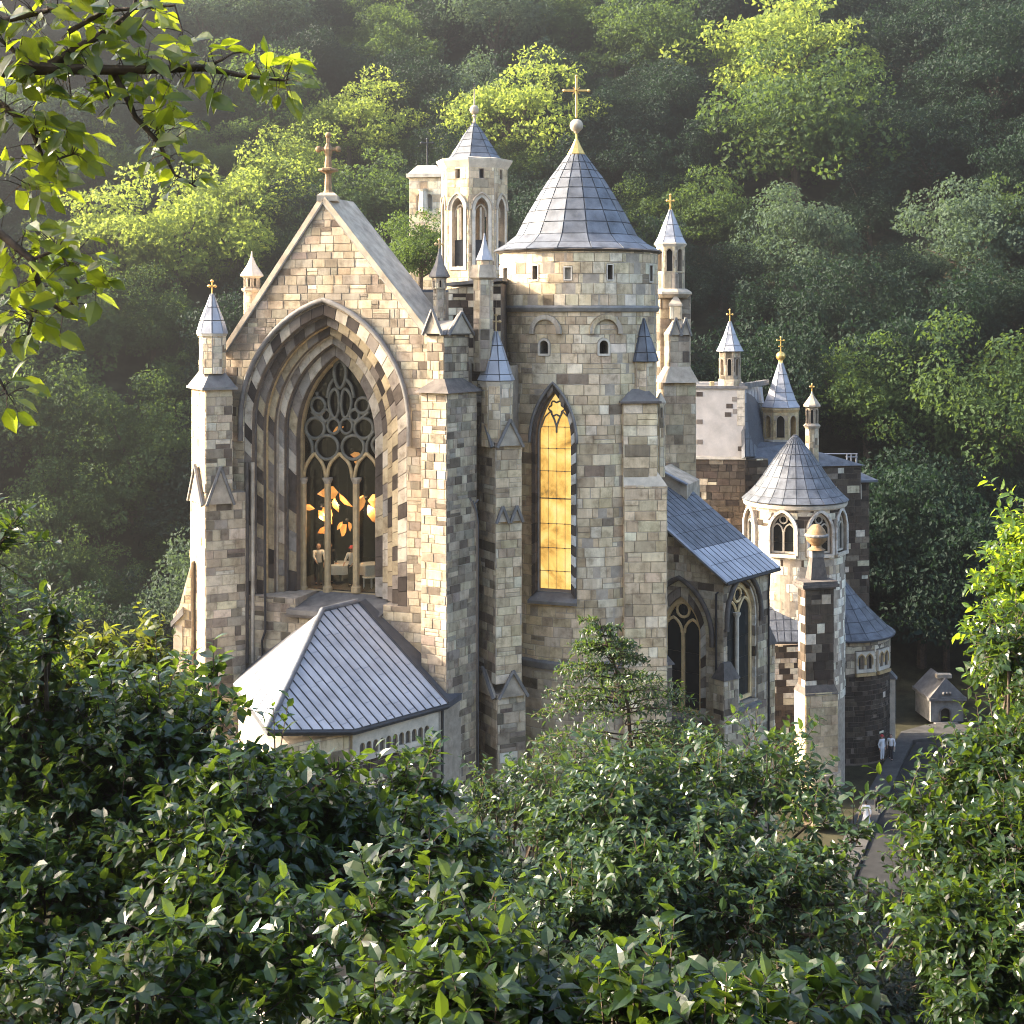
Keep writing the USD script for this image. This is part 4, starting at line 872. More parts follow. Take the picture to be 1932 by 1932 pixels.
# ------------------------------------------------------------------ porch with the hipped lead roof
def build_porch():
    A = W(675, 1136, 59.1); C = W(845, 1327, 56.5)
    def onz(px, py, z): Y = (CZ - z) / (K * (py / SZ - HV)); return W(px, py, Y)
    D = onz(668, 1376, C[2]); n = np.cross(C - A, D - A); n /= np.linalg.norm(n)
    def onp(px, py): r = ray(px, py); return np.array([0, 0, CZ]) + r * (((A - [0, 0, CZ]) @ n) / (r @ n))
    B, E = onp(608, 1153), onp(505, 1377)
    if n[2] < 0: n = -n
    Fp = onz(440, 1290, D[2]); G = A + (C - A) * 0 + np.array([.2, 1.5, 0])
    base = (A + D) / 2; t = thing('porch', 'low porch with a big hipped grey lead roof under the great window', 'porch', (base[0], base[1], 0))
    back = [A + [.25, .7, 0], C + [.5, 1.6, 0], Fp + [0, 3.0, 0]]
    top = [A, B, C, D, E, Fp] + back
    low = [p - [0, 0, .22] for p in (C, D, E, Fp)] + [p - [0, 0, .25] for p in back[1:]]
    roof = part(t, 'hipped_roof', hull(np.vstack([top, low])), 'lead_seam')
    # sheets between raised seams on the big slope: coordinates along the ridge (e) and down the slope (f)
    e = (C - A) / np.linalg.norm(C - A); f = np.cross(n, e); 
    if f @ (B - A) < 0: f = -f
    P2 = lambda p: ((p - A) @ f, (p - A) @ e); P3 = lambda q, d: A + f * q[0] + e * q[1] + n * d
    big = Polygon([P2(p) for p in (A, B, E, D, C)])
    x0, y0, x1, y1 = big.bounds; rng = np.random.default_rng(3); x = x0; w = .40
    def slab(g, d0, d1):
        q = np.array(g.exterior.coords)[:-1]; v, fc = block(q, d0, d1, .006); return np.array([P3(a[:2], a[2]) for a in v]), fc
    while x < x1:
        sp = big.intersection(sbox(x + .022, y0 - 1, x + w - .022, y1 + 1)); yy = y0 - rng.uniform(0, 1.5)
        while yy < y1:
            q = sp.intersection(sbox(x - 1, yy + .006, x + w + 1, yy + 1.86 - .006))
            if isinstance(q, Polygon) and q.area > .02:
                v, fc = slab(q, -.03, .02)
                part(roof, 'lead_sheet', (v, fc), 'lead_light')
            yy += 1.86
        line = big.intersection(shapely.LineString([(x, y0 - 1), (x, y1 + 1)]))
        if line.geom_type == 'LineString' and line.length > .2:
            a, b = np.array(line.coords)[[0, -1]]; part(roof, 'seam', tube([P3(a, .03), P3(b, .03)], .028, 5), 'iron')
        x += w
    # left slope
    n2 = np.cross(E - B, Fp - B); n2 /= np.linalg.norm(n2); n2 = n2 if n2[2] > 0 else -n2
    for k in range(6):
        a, b = E + (Fp - E) * k / 6, E + (Fp - E) * (k + 1) / 6; top2 = B + (back[2] * 0 + B - B)
        q = [a + (b - a) * .05, a + (b - a) * .95, B + (b - B) * .03, B + (a - B) * .03]
        v = np.vstack([np.array(q) + n2 * .02, np.array(q) - n2 * .03]); part(roof, 'lead_sheet', hull(v), 'lead_light')
    part(roof, 'hip_roll', tube([B + [0, 0, .05], E + [0, 0, .05]], .11, 8), 'lead', True); part(roof, 'ridge_roll', tube([A + [0, 0, .05], B + [0, 0, .05]], .11, 8), 'lead', True)
    part(roof, 'verge_roll', tube([A + n * .04, C + n * .04], .06, 6), 'iron', True)
    part(roof, 'gutter', tube([C + [0, 0, -.1], D + [0, 0, -.1], E + [0, 0, -.1]], .09, 6), 'iron', True)
    # walls below
    ctr = (C + D + E + Fp) / 4
    ins = [p + (ctr - p) / np.linalg.norm(ctr - p) * .38 for p in (C, D, E, Fp)]
    zt = D[2] - .2
    wall = part(t, 'wall', hull([[p[0], p[1], q] for p in ins + [back[1], back[2]] for q in (0, min(p[2] - .2, zt))]), 'mortar')
    c2, d2 = ins[0], ins[1]; u = (c2 - d2)[:2]; L = np.linalg.norm(u); u /= L; pl = Plane(d2[0], d2[1], math.atan2(-u[1], u[0]))
    fz = zt - 1.15; n_ar = 11
    fri = part(t, 'arcade_frieze', pl.solid(sbox(.05, fz, L - .1, zt).difference(shapely.union_all([Polygon(arch_outline(.35 + (L - .9) * (k + .5) / n_ar, .125, fz + .55, .14, fz + .2, 5)) for k in range(n_ar)])), 0, .12), 'pale_stone')
    for k in range(n_ar): part(fri, 'niche', pl.solid(Polygon(arch_outline(.35 + (L - .9) * (k + .5) / n_ar, .12, fz + .55, .13, fz + .2, 5)), .005, .02), 'dark_stone')
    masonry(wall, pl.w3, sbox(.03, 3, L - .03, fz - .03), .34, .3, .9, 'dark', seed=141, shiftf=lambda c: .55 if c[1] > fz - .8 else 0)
    ds = ins[2]; u = (d2 - ds)[:2]; L2 = np.linalg.norm(u); u /= L2; pl2 = Plane(ds[0], ds[1], math.atan2(-u[1], u[0]))
    masonry(wall, pl2.w3, sbox(.03, 3, L2 - .03, ds[2] - .35 if ds[2] < zt else zt), .45, .6, 1.4, 'pale', seed=142)
    pw = arch_outline(L * .62, .5, fz - 2.0, .8, fz - 4, 8); win = part(t, 'window', pl.solid(Polygon(pw).buffer(.15, join_style=2).difference(Polygon(pw)), 0, .14), 'tan_frame'); part(win, 'pane', pl.solid(Polygon(pw), .03, .06), 'dark_glass')
    part(t, 'downpipe', tube([C + [-.2, -.2, -.2], [C[0] - .25, C[1] - .25, 2]], .06, 6), 'iron')
build_porch()

# ------------------------------------------------------------------ side wing with the sloping lead roof
def build_wing():
    e1 = W(1373.5, 1098.4, 70.0); e2d = np.array([.62, .785, 0]); dd = np.array([-.785, .62, 0]); sl = math.tan(math.radians(34))
    ze = e1[2]; Le = 5.3; up = dd + [0, 0, sl]
    t = thing('side_wing', 'side wing with two pointed windows and a steep sloping lead roof', 'building', (e1[0] - 1, e1[1] + 1, 0))
    n = np.cross(e2d, up); n /= np.linalg.norm(n); n = n if n[2] > 0 else -n
    T = 5.9; P = lambda a, b, d=0: e1 + e2d * a + up * b + n * d
    roof = part(t, 'lead_roof', hull([P(a, b, d) for a in (0, Le) for b in (0, T) for d in (-.16, -.01)]), 'lead_seam')
    na, nb = 11, 6
    for i in range(na):
        for j in range(nb):
            a0, a1 = Le * i / na + .018, Le * (i + 1) / na - .018; off = .35 * (i % 2); b0, b1 = T * j / nb + .014, T * (j + 1) / nb - .014
            part(roof, 'lead_sheet', hull([P(a, b, d) for a in (a0, a1) for b in (b0, b1) for d in (-.03, .02)]), 'lead' if j > 1 else 'lead_light')
        if i: part(roof, 'seam', tube([P(Le * i / na, 0, .02), P(Le * i / na, T, .02)], .022, 5), 'iron')
    part(roof, 'verge', tube([P(0, 0, -.06), P(0, T, -.06)], .1, 6), 'steel'); part(roof, 'gutter', tube([P(0, 0, -.12) , P(Le, 0, -.12)], .09, 6), 'iron')
    part(roof, 'ridge_cap', tube([P(-.1, T, .0), P(Le, T, .0)], .12, 6), 'lead')
    # walls: w1 under the verge faces left-front, w2 under the eaves faces right-front
    o = e1 + e2d * .35 + dd * .45
    w2 = Plane(o[0], o[1], math.atan2(-e2d[1], e2d[0])); L2 = Le - .7
    p1 = o + dd * 6.0; w1 = Plane(p1[0], p1[1], math.atan2(.62, .785))
    L1 = 6.0
    poly1 = Polygon([(0, 0), (L1, 0), (L1, ze + .1), (0, ze + .1 + L1 * sl)]); poly2 = sbox(0, 0, L2, ze + .12)
    def win(pl, pxl, pxr, pya, pys, pyb):
        a = pl.at(pxl, pys); b = pl.at(pxr, pys); cs, w = (a[0] + b[0]) / 2, (b[0] - a[0]) / 2; zs = pl.at((pxl + pxr) / 2, pys)[1]; return cs, w, zs, pl.at((pxl + pxr) / 2, pya)[1] - zs, pl.at((pxl + pxr) / 2, pyb)[1]
    W1 = win(w1, 1247, 1320, 1126, 1195, 1345); W2 = win(w2, 1374, 1427, 1098, 1165, 1325)
    o1, o2 = arch_outline(W1[0], W1[1] + .35, W1[2], W1[3] + .5, W1[4] - .1), arch_outline(W2[0], W2[1] + .12, W2[2], W2[3] + .2, W2[4] - .1)
    blk = hull(np.vstack([[w2.w3([[s, zz, d]])[0] for s in (0, L2) for zz in (0, ze + .1) for d in (0, -.01)], [w2.w3([[s, zz, d]])[0] for s in (0, L2) for zz in (0, ze + .1 + L1 * sl) for d in (-L1, -L1 + .01)]]))
    blk = blk - w1.solid(Polygon(o1), -.8, .3) - w2.solid(Polygon(o2), -.8, .3)
    wall = part(t, 'wall', blk, 'mortar'); rng = np.random.default_rng(9)
    h1 = arch_outline(W1[0], W1[1] + .75, W1[2], W1[3] + .95, W1[2] - .4); h2 = arch_outline(W2[0], W2[1] + .32, W2[2], W2[3] + .45, W2[2] - .4)
    masonry(wall, w1.w3, poly1.difference(Polygon(o1)), .40, .4, .95, 'wing', seed=151); masonry(wall, w2.w3, poly2.difference(Polygon(o2)), .40, .35, .85, 'wing', seed=152)
    for pl, oo, hh, V, gr, nm in ((w1, o1, h1, W1, .35, 'left'), (w2, o2, h2, W2, .12, 'right')):
        cols = lambda i, k, r: np.array(TONES[('white', 'brown', 'cream', 'taupe')[r.choice(4, p=[.35, .3, .2, .15])]]) * r.uniform(.85, 1.1)
        ring_stones(wall, pl, oo, arch_outline(V[0], V[1], V[2], V[3], V[4] - .08), -.5, -.06, 26, rng, cols)
        part(wall, 'hood_mould', tube(pl.w(hh, .1), .13, 6), 'dark_stone', True)
        pointed_window(t, pl, V[0], V[4], V[2], V[1], V[3], -.40, 2, 'light_frame', 'dark_glass', 4, .18)
        part(t, 'window_sill', hull(pl.w3([[V[0] + a * (V[1] + .2), V[4] - .05 - b, d] for a in (-1, 1) for b, d in ((0, -.4), (.2, .2), (.35, .2), (.35, -.4))])), 'sill_stone')
    cx = W2[0] - W2[1] * .15
    part(t, 'column_shaft', lathe(w2.w3([[cx, 0, -.2]])[0], [(.15, W2[4]), (.11, W2[4] + .2), (.11, W2[2]), (.2, W2[2] + .15), (.2, W2[2] + .25)], 10), 'pale_stone', 30)
    # little buttress at the corner and its cap, downpipes
    p = Pier(1346, 1366, 1393, 69.6, math.radians(38)); z = lambda py: zat(py, 69.6)
    b = part(t, 'buttress', p.prism(0, z(1285)), 'mortar'); p.stones(b, 3, z(1285), 'wing', 155, .4, .3, .7); part(t, 'buttress_cap', hull([[q[0], q[1], z(1285)] for q in p.corners(.08)] + [[q[0], q[1], z(1255)] for q in p.corners(-.25)]), 'dark_stone')
    part(t, 'downpipe', tube([w2.w3([[.6, ze - .1, .1]])[0], w1.w3([[L1 - .35, ze - .7, .1]])[0], w1.w3([[L1 - .35, ze - 5.5, .1]])[0]], .055, 6), 'iron'); part(t, 'downpipe', tube([w2.w3([[L2 - .1, ze, .1]])[0], w2.w3([[L2 - .25, ze - 1, .1]])[0], w2.w3([[L2 - .25, 5, .1]])[0]], .05, 6), 'iron')
    g = Pier(1236, 1252, 1268, 66.0, math.radians(35)); zz = lambda py: zat(py, 66.0); bb = part(t, 'buttress', g.prism(0, zz(1255)), 'mortar_dark'); g.stones(bb, 3, zz(1255), 'shade', 158, .4, .3, .7); part(t, 'buttress_cap', hull([[q[0], q[1], zz(1256)] for q in g.corners(.1)] + [[q[0], q[1], zz(1232)] for q in g.corners(-.25)]), 'dark_stone')
    # block under the ridge, roof slope to the church
    pl = Plane(*(W(1246, 880, 76.5)[:2]), FA); poly = Polygon(pl.poly([(1240, 885), (1262, 898), (1296, 916), (1296, 1000), (1240, 1000)])); part(t, 'link_wall', pl.solid(poly, -3, 0), 'coping')
    part(t, 'link_roof', tube([pl.w3([[pl.at(1243, 885)[0], pl.at(1243, 885)[1], .1]])[0], pl.w3([[pl.at(1298, 914)[0], pl.at(1298, 914)[1], .1]])[0]], .08, 6), 'lead_light')
    # shade buttress at the far end of the eaves wall
    q = Pier(1433, 1452, 1462, 75.5, math.radians(40)); zq = lambda py: zat(py, 75.5); fb = part(t, 'buttress', q.prism(0, zq(1215)), 'mortar_dark'); q.stones(fb, 3, zq(1215), 'pale', 160, .4, .3, .7); part(t, 'buttress_cap', hull([[a[0], a[1], zq(1216)] for a in q.corners(.1)] + [[a[0], a[1], zq(1180)] for a in q.corners(-.3)]), 'dark_stone')
build_wing()

# ------------------------------------------------------------------ pinnacled turret behind the round tower
def build_turret():
    Y = 81.0; c = W(1268, 600, Y); z = lambda py: zat(py, Y); m = mpp(Y)
    t = thing('stair_turret', 'slender stair turret with open lantern and gold cross right of the round tower', 'turret', (c[0], c[1], 0))
    stone_shaft(t, 'lantern', 1265, Y, 28, 462, 515, 8, 'tower', 171, .3, .25, .6, slots=(.55, 470, 512))
    stone_shaft(t, 'panel_stage', 1265, Y, 28, 515, 548, 8, 'shade', 174, .9, .3, .5)
    lathe_px(t, 'cornice', 1265, Y, [(31, 458), (33, 461), (28, 467)], 8, 'pale_stone'); lathe_px(t, 'collar', 1267, Y, [(30, 545), (40, 551), (41, 555), (32, 562)], 8, 'coping')
    spire(t, 'spire_roof', 1265, Y, [(31, 460), (24, 447), (15, 425), (2, 395)], 8, 'lead_light', 366)
    p = Pier(1236, 1246, 1303, Y - .4, math.radians(15)); b = part(t, 'upper_pier', p.prism(z(760), z(556)), 'mortar_dark'); p.stones(b, z(760), z(556), 'shade', 176, .5, .5, 1.1)
    Y2 = 79.5; z2 = lambda py: zat(py, Y2)
    q = Pier(1254, 1264, 1301, Y2, math.radians(12)); b2 = part(t, 'pinnacle', q.prism(z2(705), z2(630)), 'mortar'); q.stones(b2, z2(705), z2(630), 'shade', 178, .55, .5, 1.2)
    gablet(t, q.right, q.Lr * .27, z2(632), q.Lr * .26, z2(602) - z2(632), .0); gablet(t, q.right, q.Lr * .77, z2(632), q.Lr * .24, z2(602) - z2(632), .0)
    part(t, 'pinnacle_cap', hull([[a[0], a[1], z2(631)] for a in q.corners(.05)] + [[a[0], a[1], z2(600)] for a in q.corners(-.42)]), 'coping')
    stone_shaft(t, 'pinnacle_box', 1275, Y2 + .6, 15, 576, 602, 4, 'pale', 180, .9, .6, .9, a0=math.radians(35)); lathe_px(t, 'pinnacle_roof', 1275, Y2 + .6, [(1, 556), (17, 573), (18, 577), (14, 579)], 4, 'coping', math.radians(35))
    part(t, 'skirt_roof', hull([[a[0], a[1], z2(722)] for a in q.corners(.42)] + [[a[0], a[1], z2(690)] for a in q.corners(0)]), 'coping')
    r = Pier(1240, 1252, 1313, Y2 - .2, math.radians(12)); b3 = part(t, 'lower_pier', r.prism(0, z2(722)), 'mortar'); r.stones(b3, 8, z2(722), 'tower', 182, .5, .5, 1.1)
build_turret()

# ------------------------------------------------------------------ far wing: plaster wall, lead roof, lantern and turrets
def build_far_wing():
    Y = 101.5; pl = Plane(xat(1313, Y), Y, math.radians(6)); z = lambda py: zat(py, Y); m = mpp(Y)
    L = pl.at(1406, 800)[0]
    t = thing('rear_wing', 'rear wing with a blank plastered wall over dark brown stone', 'building', (xat(1360, Y), Y + 3, 0))
    up = part(t, 'plaster_wall', pl.solid(sbox(0, z(862), L, z(733)), -7, 0), 'plaster')
    lo = part(t, 'stone_wall', pl.solid(sbox(-.5, 0, L, z(866)), -7, -.02), 'mortar_dark'); masonry(lo, pl.w3, sbox(-.5, 8, L, z(866)), .45, .4, 1.1, 'dark', seed=191, d0=-.1)
    part(t, 'string_course', pl.solid(sbox(-.1, z(866), L + .05, z(861)), -7.05, .12), 'pale_stone'); part(t, 'coping', pl.solid(sbox(-.15, z(733), L + .15, z(728)), -7.1, .12), 'sill_stone')
    rng = np.random.default_rng(4)
    qs = [sbox(a, b, a + .45, b + .32) for a, b in ((L - .9, z(757)), (L - 1.3, z(770)), (L - .85, z(780)), (L - 1.4, z(786)), (0.02, z(800)), (.02, z(748)), (.02, z(838)), (L - .5, z(850)))]
    for g in qs: v, f = block(np.array(g.exterior.coords)[:-1], -.05, .025); add_stone(up, pl.w3(v), f, np.array(TONES['brown' if rng.random() < .6 else 'taupe']))
    for k in range(4): g = sbox(L - .55, z(735) - .62 * k - .6, L - .02, z(735) - .62 * k - .03); v, f = block(np.array(g.exterior.coords)[:-1], -.05, .03); add_stone(up, pl.w3(v), f, np.array(TONES['cream']))
    # lead roof falling to the right
    qa = [W(1404, 729, 101.9), W(1438, 729, 110.5), W(1452, 862, 107.5), W(1406, 862, 100.5)]
    R = lambda u, v, d: (qa[0] * (1 - u) + qa[1] * u) * (1 - v) + (qa[3] * (1 - u) + qa[2] * u) * v + np.array([.75, -.5, .43]) * d
    ro = part(t, 'lead_roof', hull([R(u, v, d) for u in (0, 1) for v in (0, 1) for d in (-.3, -.02)]), 'lead_seam')
    for i in range(6):
        for j in range(4):
            a0, a1, b0, b1 = i / 6 + .012, (i + 1) / 6 - .012, j / 4 + .008, (j + 1) / 4 - .008
            part(ro, 'lead_sheet', hull([R(u, v, d) for u in (a0, a1) for v in (b0, b1) for d in (-.05, .03)]), 'lead_light' if j == 0 else 'lead')
    sp = Plane(xat(1404, 102.0), 102.0, math.radians(-20)); side = sbox(0, 0, 1.9, z(868)); sw_ = part(t, 'side_wall', sp.solid(side, -6, -.05), 'mortar_dark'); masonry(sw_, sp.w3, sbox(0, 8, 1.9, z(868)), .45, .4, 1.1, 'dark', seed=193, d0=-.1)
    R = lambda s_, v, d: pl.w3([[L - .1 + s_ * .32, z(733), -s_ - .2]])[0] + np.array([d, 0, 0])
    part(t, 'ridge_cap', hull([R(s, 0, d) + np.array([0, 0, h]) for s in (-.05, 6.5) for d in (-.3, .12) for h in (0, .35)]), 'sill_stone')
    # chimney-like turret on the wall
    stone_shaft(t, 'turret_base', 1377, Y + .8, 23, 715, 734, 8, 'pale', 195, .5, .4, .8)
    stone_shaft(t, 'turret_shaft', 1377, Y + .8, 21, 662, 716, 8, 'shade', 196, .5, .3, .7, slots=(.5, 676, 708))
    spire(t, 'turret_roof', 1377, Y + .8, [(27, 663), (21, 652), (12, 632), (2, 606)], 8, 'lead_light', 583)
    part(t, 'small_chimney', box3(W(1424 - 1, 765 - 37, Y), (.01, .01, .01)), 'coping') if False else part(t, 'vent_box', join([box3(pl.w3([[L * .33, z(726), -.3]])[0], (.3, .3, .5), 0, .03)]), 'gilt_stone')
    # lantern on a lead slope
    Y2 = 107.0; z2 = lambda py: zat(py, Y2); m2 = mpp(Y2); c = W(1473, 600, Y2)
    ln = thing('roof_lantern', 'gilded arcaded lantern with ball and double cross behind the cone roof', 'lantern', (c[0], c[1], z2(835)))
    stone_shaft(ln, 'arcade', 1473, Y2, 35, 770, 830, 8, 'gilt', 201, .45, .3, .7, slots=(.55, 782, 824), core='gilt_stone')
    lathe_px(ln, 'base_ring', 1473, Y2, [(34, 826), (38, 830), (38, 835), (34, 838)], 8, 'coping'); lathe_px(ln, 'cornice', 1473, Y2, [(36, 767), (38, 771), (35, 778)], 8, 'gilt_stone')
    raw = [(38, 768), (30, 755), (24, 740), (18, 724), (12, 706), (4, 684)]
    r = cone_roof(ln, 'spire_roof', c, [(a * m2, z2(b)) for a, b in raw], 8, math.radians(12), 'lead_light', gap=.02, each=True)
    part(r, 'gold_tip', lathe(c, [(5 * m2, z2(686)), (4 * m2, z2(680)), (1.5 * m2, z2(672))], 8), 'gold'); part(r, 'gold_ball', ball([c[0], c[1], z2(672)], 9 * m2), 'gold', 40)
    cross(r, [c[0], c[1], z2(664)], (664 - 636) * m2, .26, .035, 'gold', 'double_cross', .78, True, 0, True)
    lw = part(t, 'lantern_roof', hull([W(1405, 870, 103), W(1402, 850, 103.5), W(1436, 834, 105), W(1510, 834, 105), W(1528, 905, 102.5), W(1405, 905, 102.5), W(1436, 834, 109), W(1510, 834, 109), W(1405, 905, 110), W(1528, 905, 110)]), 'lead')
    part(t, 'lantern_wall', hull([[xat(px, 103), y, zz] for px in (1412, 1540) for y in (103, 110) for zz in (5, zat(903, 103))]), 'mortar_dark')
    # small turret to the right of the lantern
    stone_shaft(t, 'turret_shaft', 1532, 109.5, 13, 803, 905, 8, 'pale', 205, .5, .4, .8); stone_shaft(t, 'turret_lantern', 1532, 109.5, 12, 766, 802, 8, 'shade', 207, .5, .3, .7, slots=(.6, 772, 798))
    lathe_px(t, 'turret_collar', 1532, 109.5, [(13, 799), (17, 803), (14, 808)], 8, 'coping'); lathe_px(t, 'turret_roof', 1532, 109.5, [(1, 738), (3, 745), (11, 756), (17, 764), (17, 767), (12, 769)], 8, 'coping')
    cross(t, W(1532, 740, 109.5), .6, .13, .04, 'gold', 'turret_cross')
build_far_wing()

# ------------------------------------------------------------------ round chapel with the broad lead cone
def build_chapel():
    Y = 98.0; C = Cyl(1500, Y, 92 * mpp(98.0)); z = lambda py: zat(py, Y); m = mpp(Y); zf = lambda py: zat(py, Y - C.R)
    t = thing('round_chapel', 'round white chapel with a broad lead cone and paired gothic windows', 'chapel', (C.c[0], C.c[1], 0))
    core = C.manifold(C.R, 0, z(945)); wins = []
    for k, px in enumerate((1412, 1473, 1543, 1590)):
        ph = math.asin(max(-.97, min(.97, (xat(px, Y - C.R * .7) - C.c[0]) / C.R))); pl = C.plane(ph); zs = zf(1005); zb = zf(1047); w = .82; h = zf(968) - zs
        o = arch_outline(0, w, zs, h, zb, 8); core = core - pl.solid(Polygon(o), -.6, 1.0); wins.append((ph, pl, o, w, zs, h, zb))
    dr = part(t, 'drum', core, 'mortar'); rng = np.random.default_rng(21)
    holes = [shapely.affinity.translate(Polygon(o).buffer(.2, join_style=2), C.R * ph, 0) for ph, pl, o, *_ in wins]
    top = C.band(C.R, z(984), z(950), 1.9); bot = C.band(C.R, 6, z(984), 1.9)
    for g in holes: top, bot = top.difference(g), bot.difference(g)
    masonry(dr, C.w3, top, .5, .6, 1.3, 'dark', seed=211, shiftf=lambda c: .12); masonry(dr, C.w3, bot, .5, .6, 1.5, 'chapel', seed=213)
    part(t, 'eaves_band', lathe(C.c, [(C.R, z(953)), (C.R + .14, z(950)), (C.R + .2, z(944)), (C.R, z(941))], 48), 'pale_stone', 30)
    for ph, pl, o, w, zs, h, zb in wins:
        A, B = arch_outline(0, w + .2, zs, h + .22, zb - .1, 8), o
        ring = part(t, 'window_surround', pl.solid(Polygon(A).difference(Polygon(B)), -.35, .02), 'mortar')
        ring_stones(ring, pl, A, B, -.2, .10, 15, rng, lambda i, n, r: np.array(TONES['white']) * r.uniform(.9, 1.1))
        wn = pointed_window(t, pl, 0, zb + .02, zs, w - .02, h - .02, -.32, 2, 'pale_stone', 'dark_glass', 2, .13)
        part(wn, 'sill', pl.solid(sbox(-w - .1, zb - .22, w + .1, zb - .02), -.25, .16), 'pale_stone')
    raw = [(100, 941), (88, 931), (74, 916), (60, 897), (46, 876), (31, 855), (17, 838), (8, 826), (2, 820)]
    cone_roof(t, 'cone_roof', C.c, [(a * m, z(b)) for a, b in raw], 24, .1, 'lead', gap=.022, each=True)
    # flat lead roof in front at the left, on a lower wall
    pl = Plane(*(W(1446, 1200, 93.0)[:2]), math.radians(-4)); a = [W(1444, 1131, 96), W(1506, 1129, 96.4), W(1506, 1212, 93.2), W(1456, 1212, 93.0)]
    n = np.cross(a[1] - a[0], a[3] - a[0]); n /= np.linalg.norm(n); n = n if n[2] > 0 else -n
    rf = part(t, 'lean_to_roof', hull([p + n * d for p in a for d in (-.15, 0)]), 'lead_seam')
    for i in range(4):
        for j in range(4):
            q = lambda u, v: (a[0] * (1 - u) + a[1] * u) * (1 - v) + (a[3] * (1 - u) + a[2] * u) * v
            part(rf, 'lead_sheet', hull([q(u, v) + n * d for u in (i / 4 + .02, (i + 1) / 4 - .02) for v in (j / 4 + .01, (j + 1) / 4 - .01) for d in (-.02, .03)]), 'lead')
    w0, w1 = W(1460, 1218, 93.3), W(1520, 1218, 93.6); u = (w1 - w0)[:2]; Lw = np.linalg.norm(u); u /= Lw; pw = Plane(w0[0], w0[1], math.atan2(-u[1], u[0]))
    lw = part(t, 'lean_to_wall', pw.solid(sbox(0, 0, Lw, w0[2]), -3, 0), 'mortar_dark'); masonry(lw, pw.w3, sbox(0, 2, Lw, w0[2]), .38, .3, .8, 'black_white', seed=217)
    # lower apse with its half-cone roof
    Y3 = 104.8; A3 = Cyl(1577, Y3, 99 * mpp(Y3)); z3 = lambda py: zat(py, Y3); m3 = mpp(Y3)
    ap = part(t, 'apse_wall', A3.manifold(A3.R, 0, z3(1186)), 'mortar_dark')
    sw = []
    for px in (1628, 1668):
        ph = math.asin(min(.98, (xat(px, Y3 - A3.R * .8) - A3.c[0]) / A3.R)); p2 = A3.plane(ph); sw.append((ph, p2))
    b1 = A3.band(A3.R, z3(1250), z3(1190), 1.7); b2 = A3.band(A3.R, 0.2, z3(1252), 1.7)
    for ph, _ in sw: b1 = b1.difference(sbox(A3.R * ph - .75, z3(1246), A3.R * ph + .75, z3(1206)))
    masonry(ap, A3.w3, b1, .45, .5, 1.2, 'wing', seed=219, shiftf=lambda c: .35); masonry(ap, A3.w3, b2, .36, .35, .9, 'black_white', seed=221, shiftf=lambda c: -1.1)
    for ph, p2 in sw:
        fr = part(t, 'paired_window', p2.solid(sbox(-.72, z3(1246), .72, z3(1208)).difference(shapely.union_all([Polygon(arch_outline(x, .22, z3(1222), .3, z3(1240), 5)) for x in (-.32, .32)])), -.1, .1), 'pale_stone')
        for x in (-.32, .32): part(fr, 'pane', p2.solid(Polygon(arch_outline(x, .21, z3(1222), .29, z3(1240), 5)), -.06, -.02), 'void'); part(fr, 'hood', tube(p2.w(arch_outline(x, .27, z3(1222), .38, z3(1232), 6), .11), .05, 5), 'gilt_stone', True)
        part(fr, 'sill', p2.solid(sbox(-.78, z3(1252), .78, z3(1247)), 0, .22), 'gilt_stone')
    raw = [(108, 1187), (94, 1177), (76, 1160), (56, 1140), (36, 1118), (14, 1092)]
    cone_roof(t, 'apse_roof', A3.c, [(a_ * m3, z3(b)) for a_, b in raw], 20, .05, 'lead', gap=.025, each=True)
    part(t, 'apse_gutter', lathe(A3.c, [(A3.R, z3(1191)), (108 * m3, z3(1190)), (109.5 * m3, z3(1186.5)), (107 * m3, z3(1186))], 48), 'lead_seam', 30)
    p3 = A3.plane(math.radians(74)); part(t, 'apse_pilaster', p3.solid(sbox(-.35, 0, .35, z3(1270)), -.3, .35), 'pale_stone'); part(t, 'pilaster_cap', hull(p3.w3([[s, zz, d] for s in (-.45, .45) for zz, d in ((z3(1272), .5), (z3(1272), -.2), (z3(1252), -.2))])), 'sill_stone')
build_chapel()

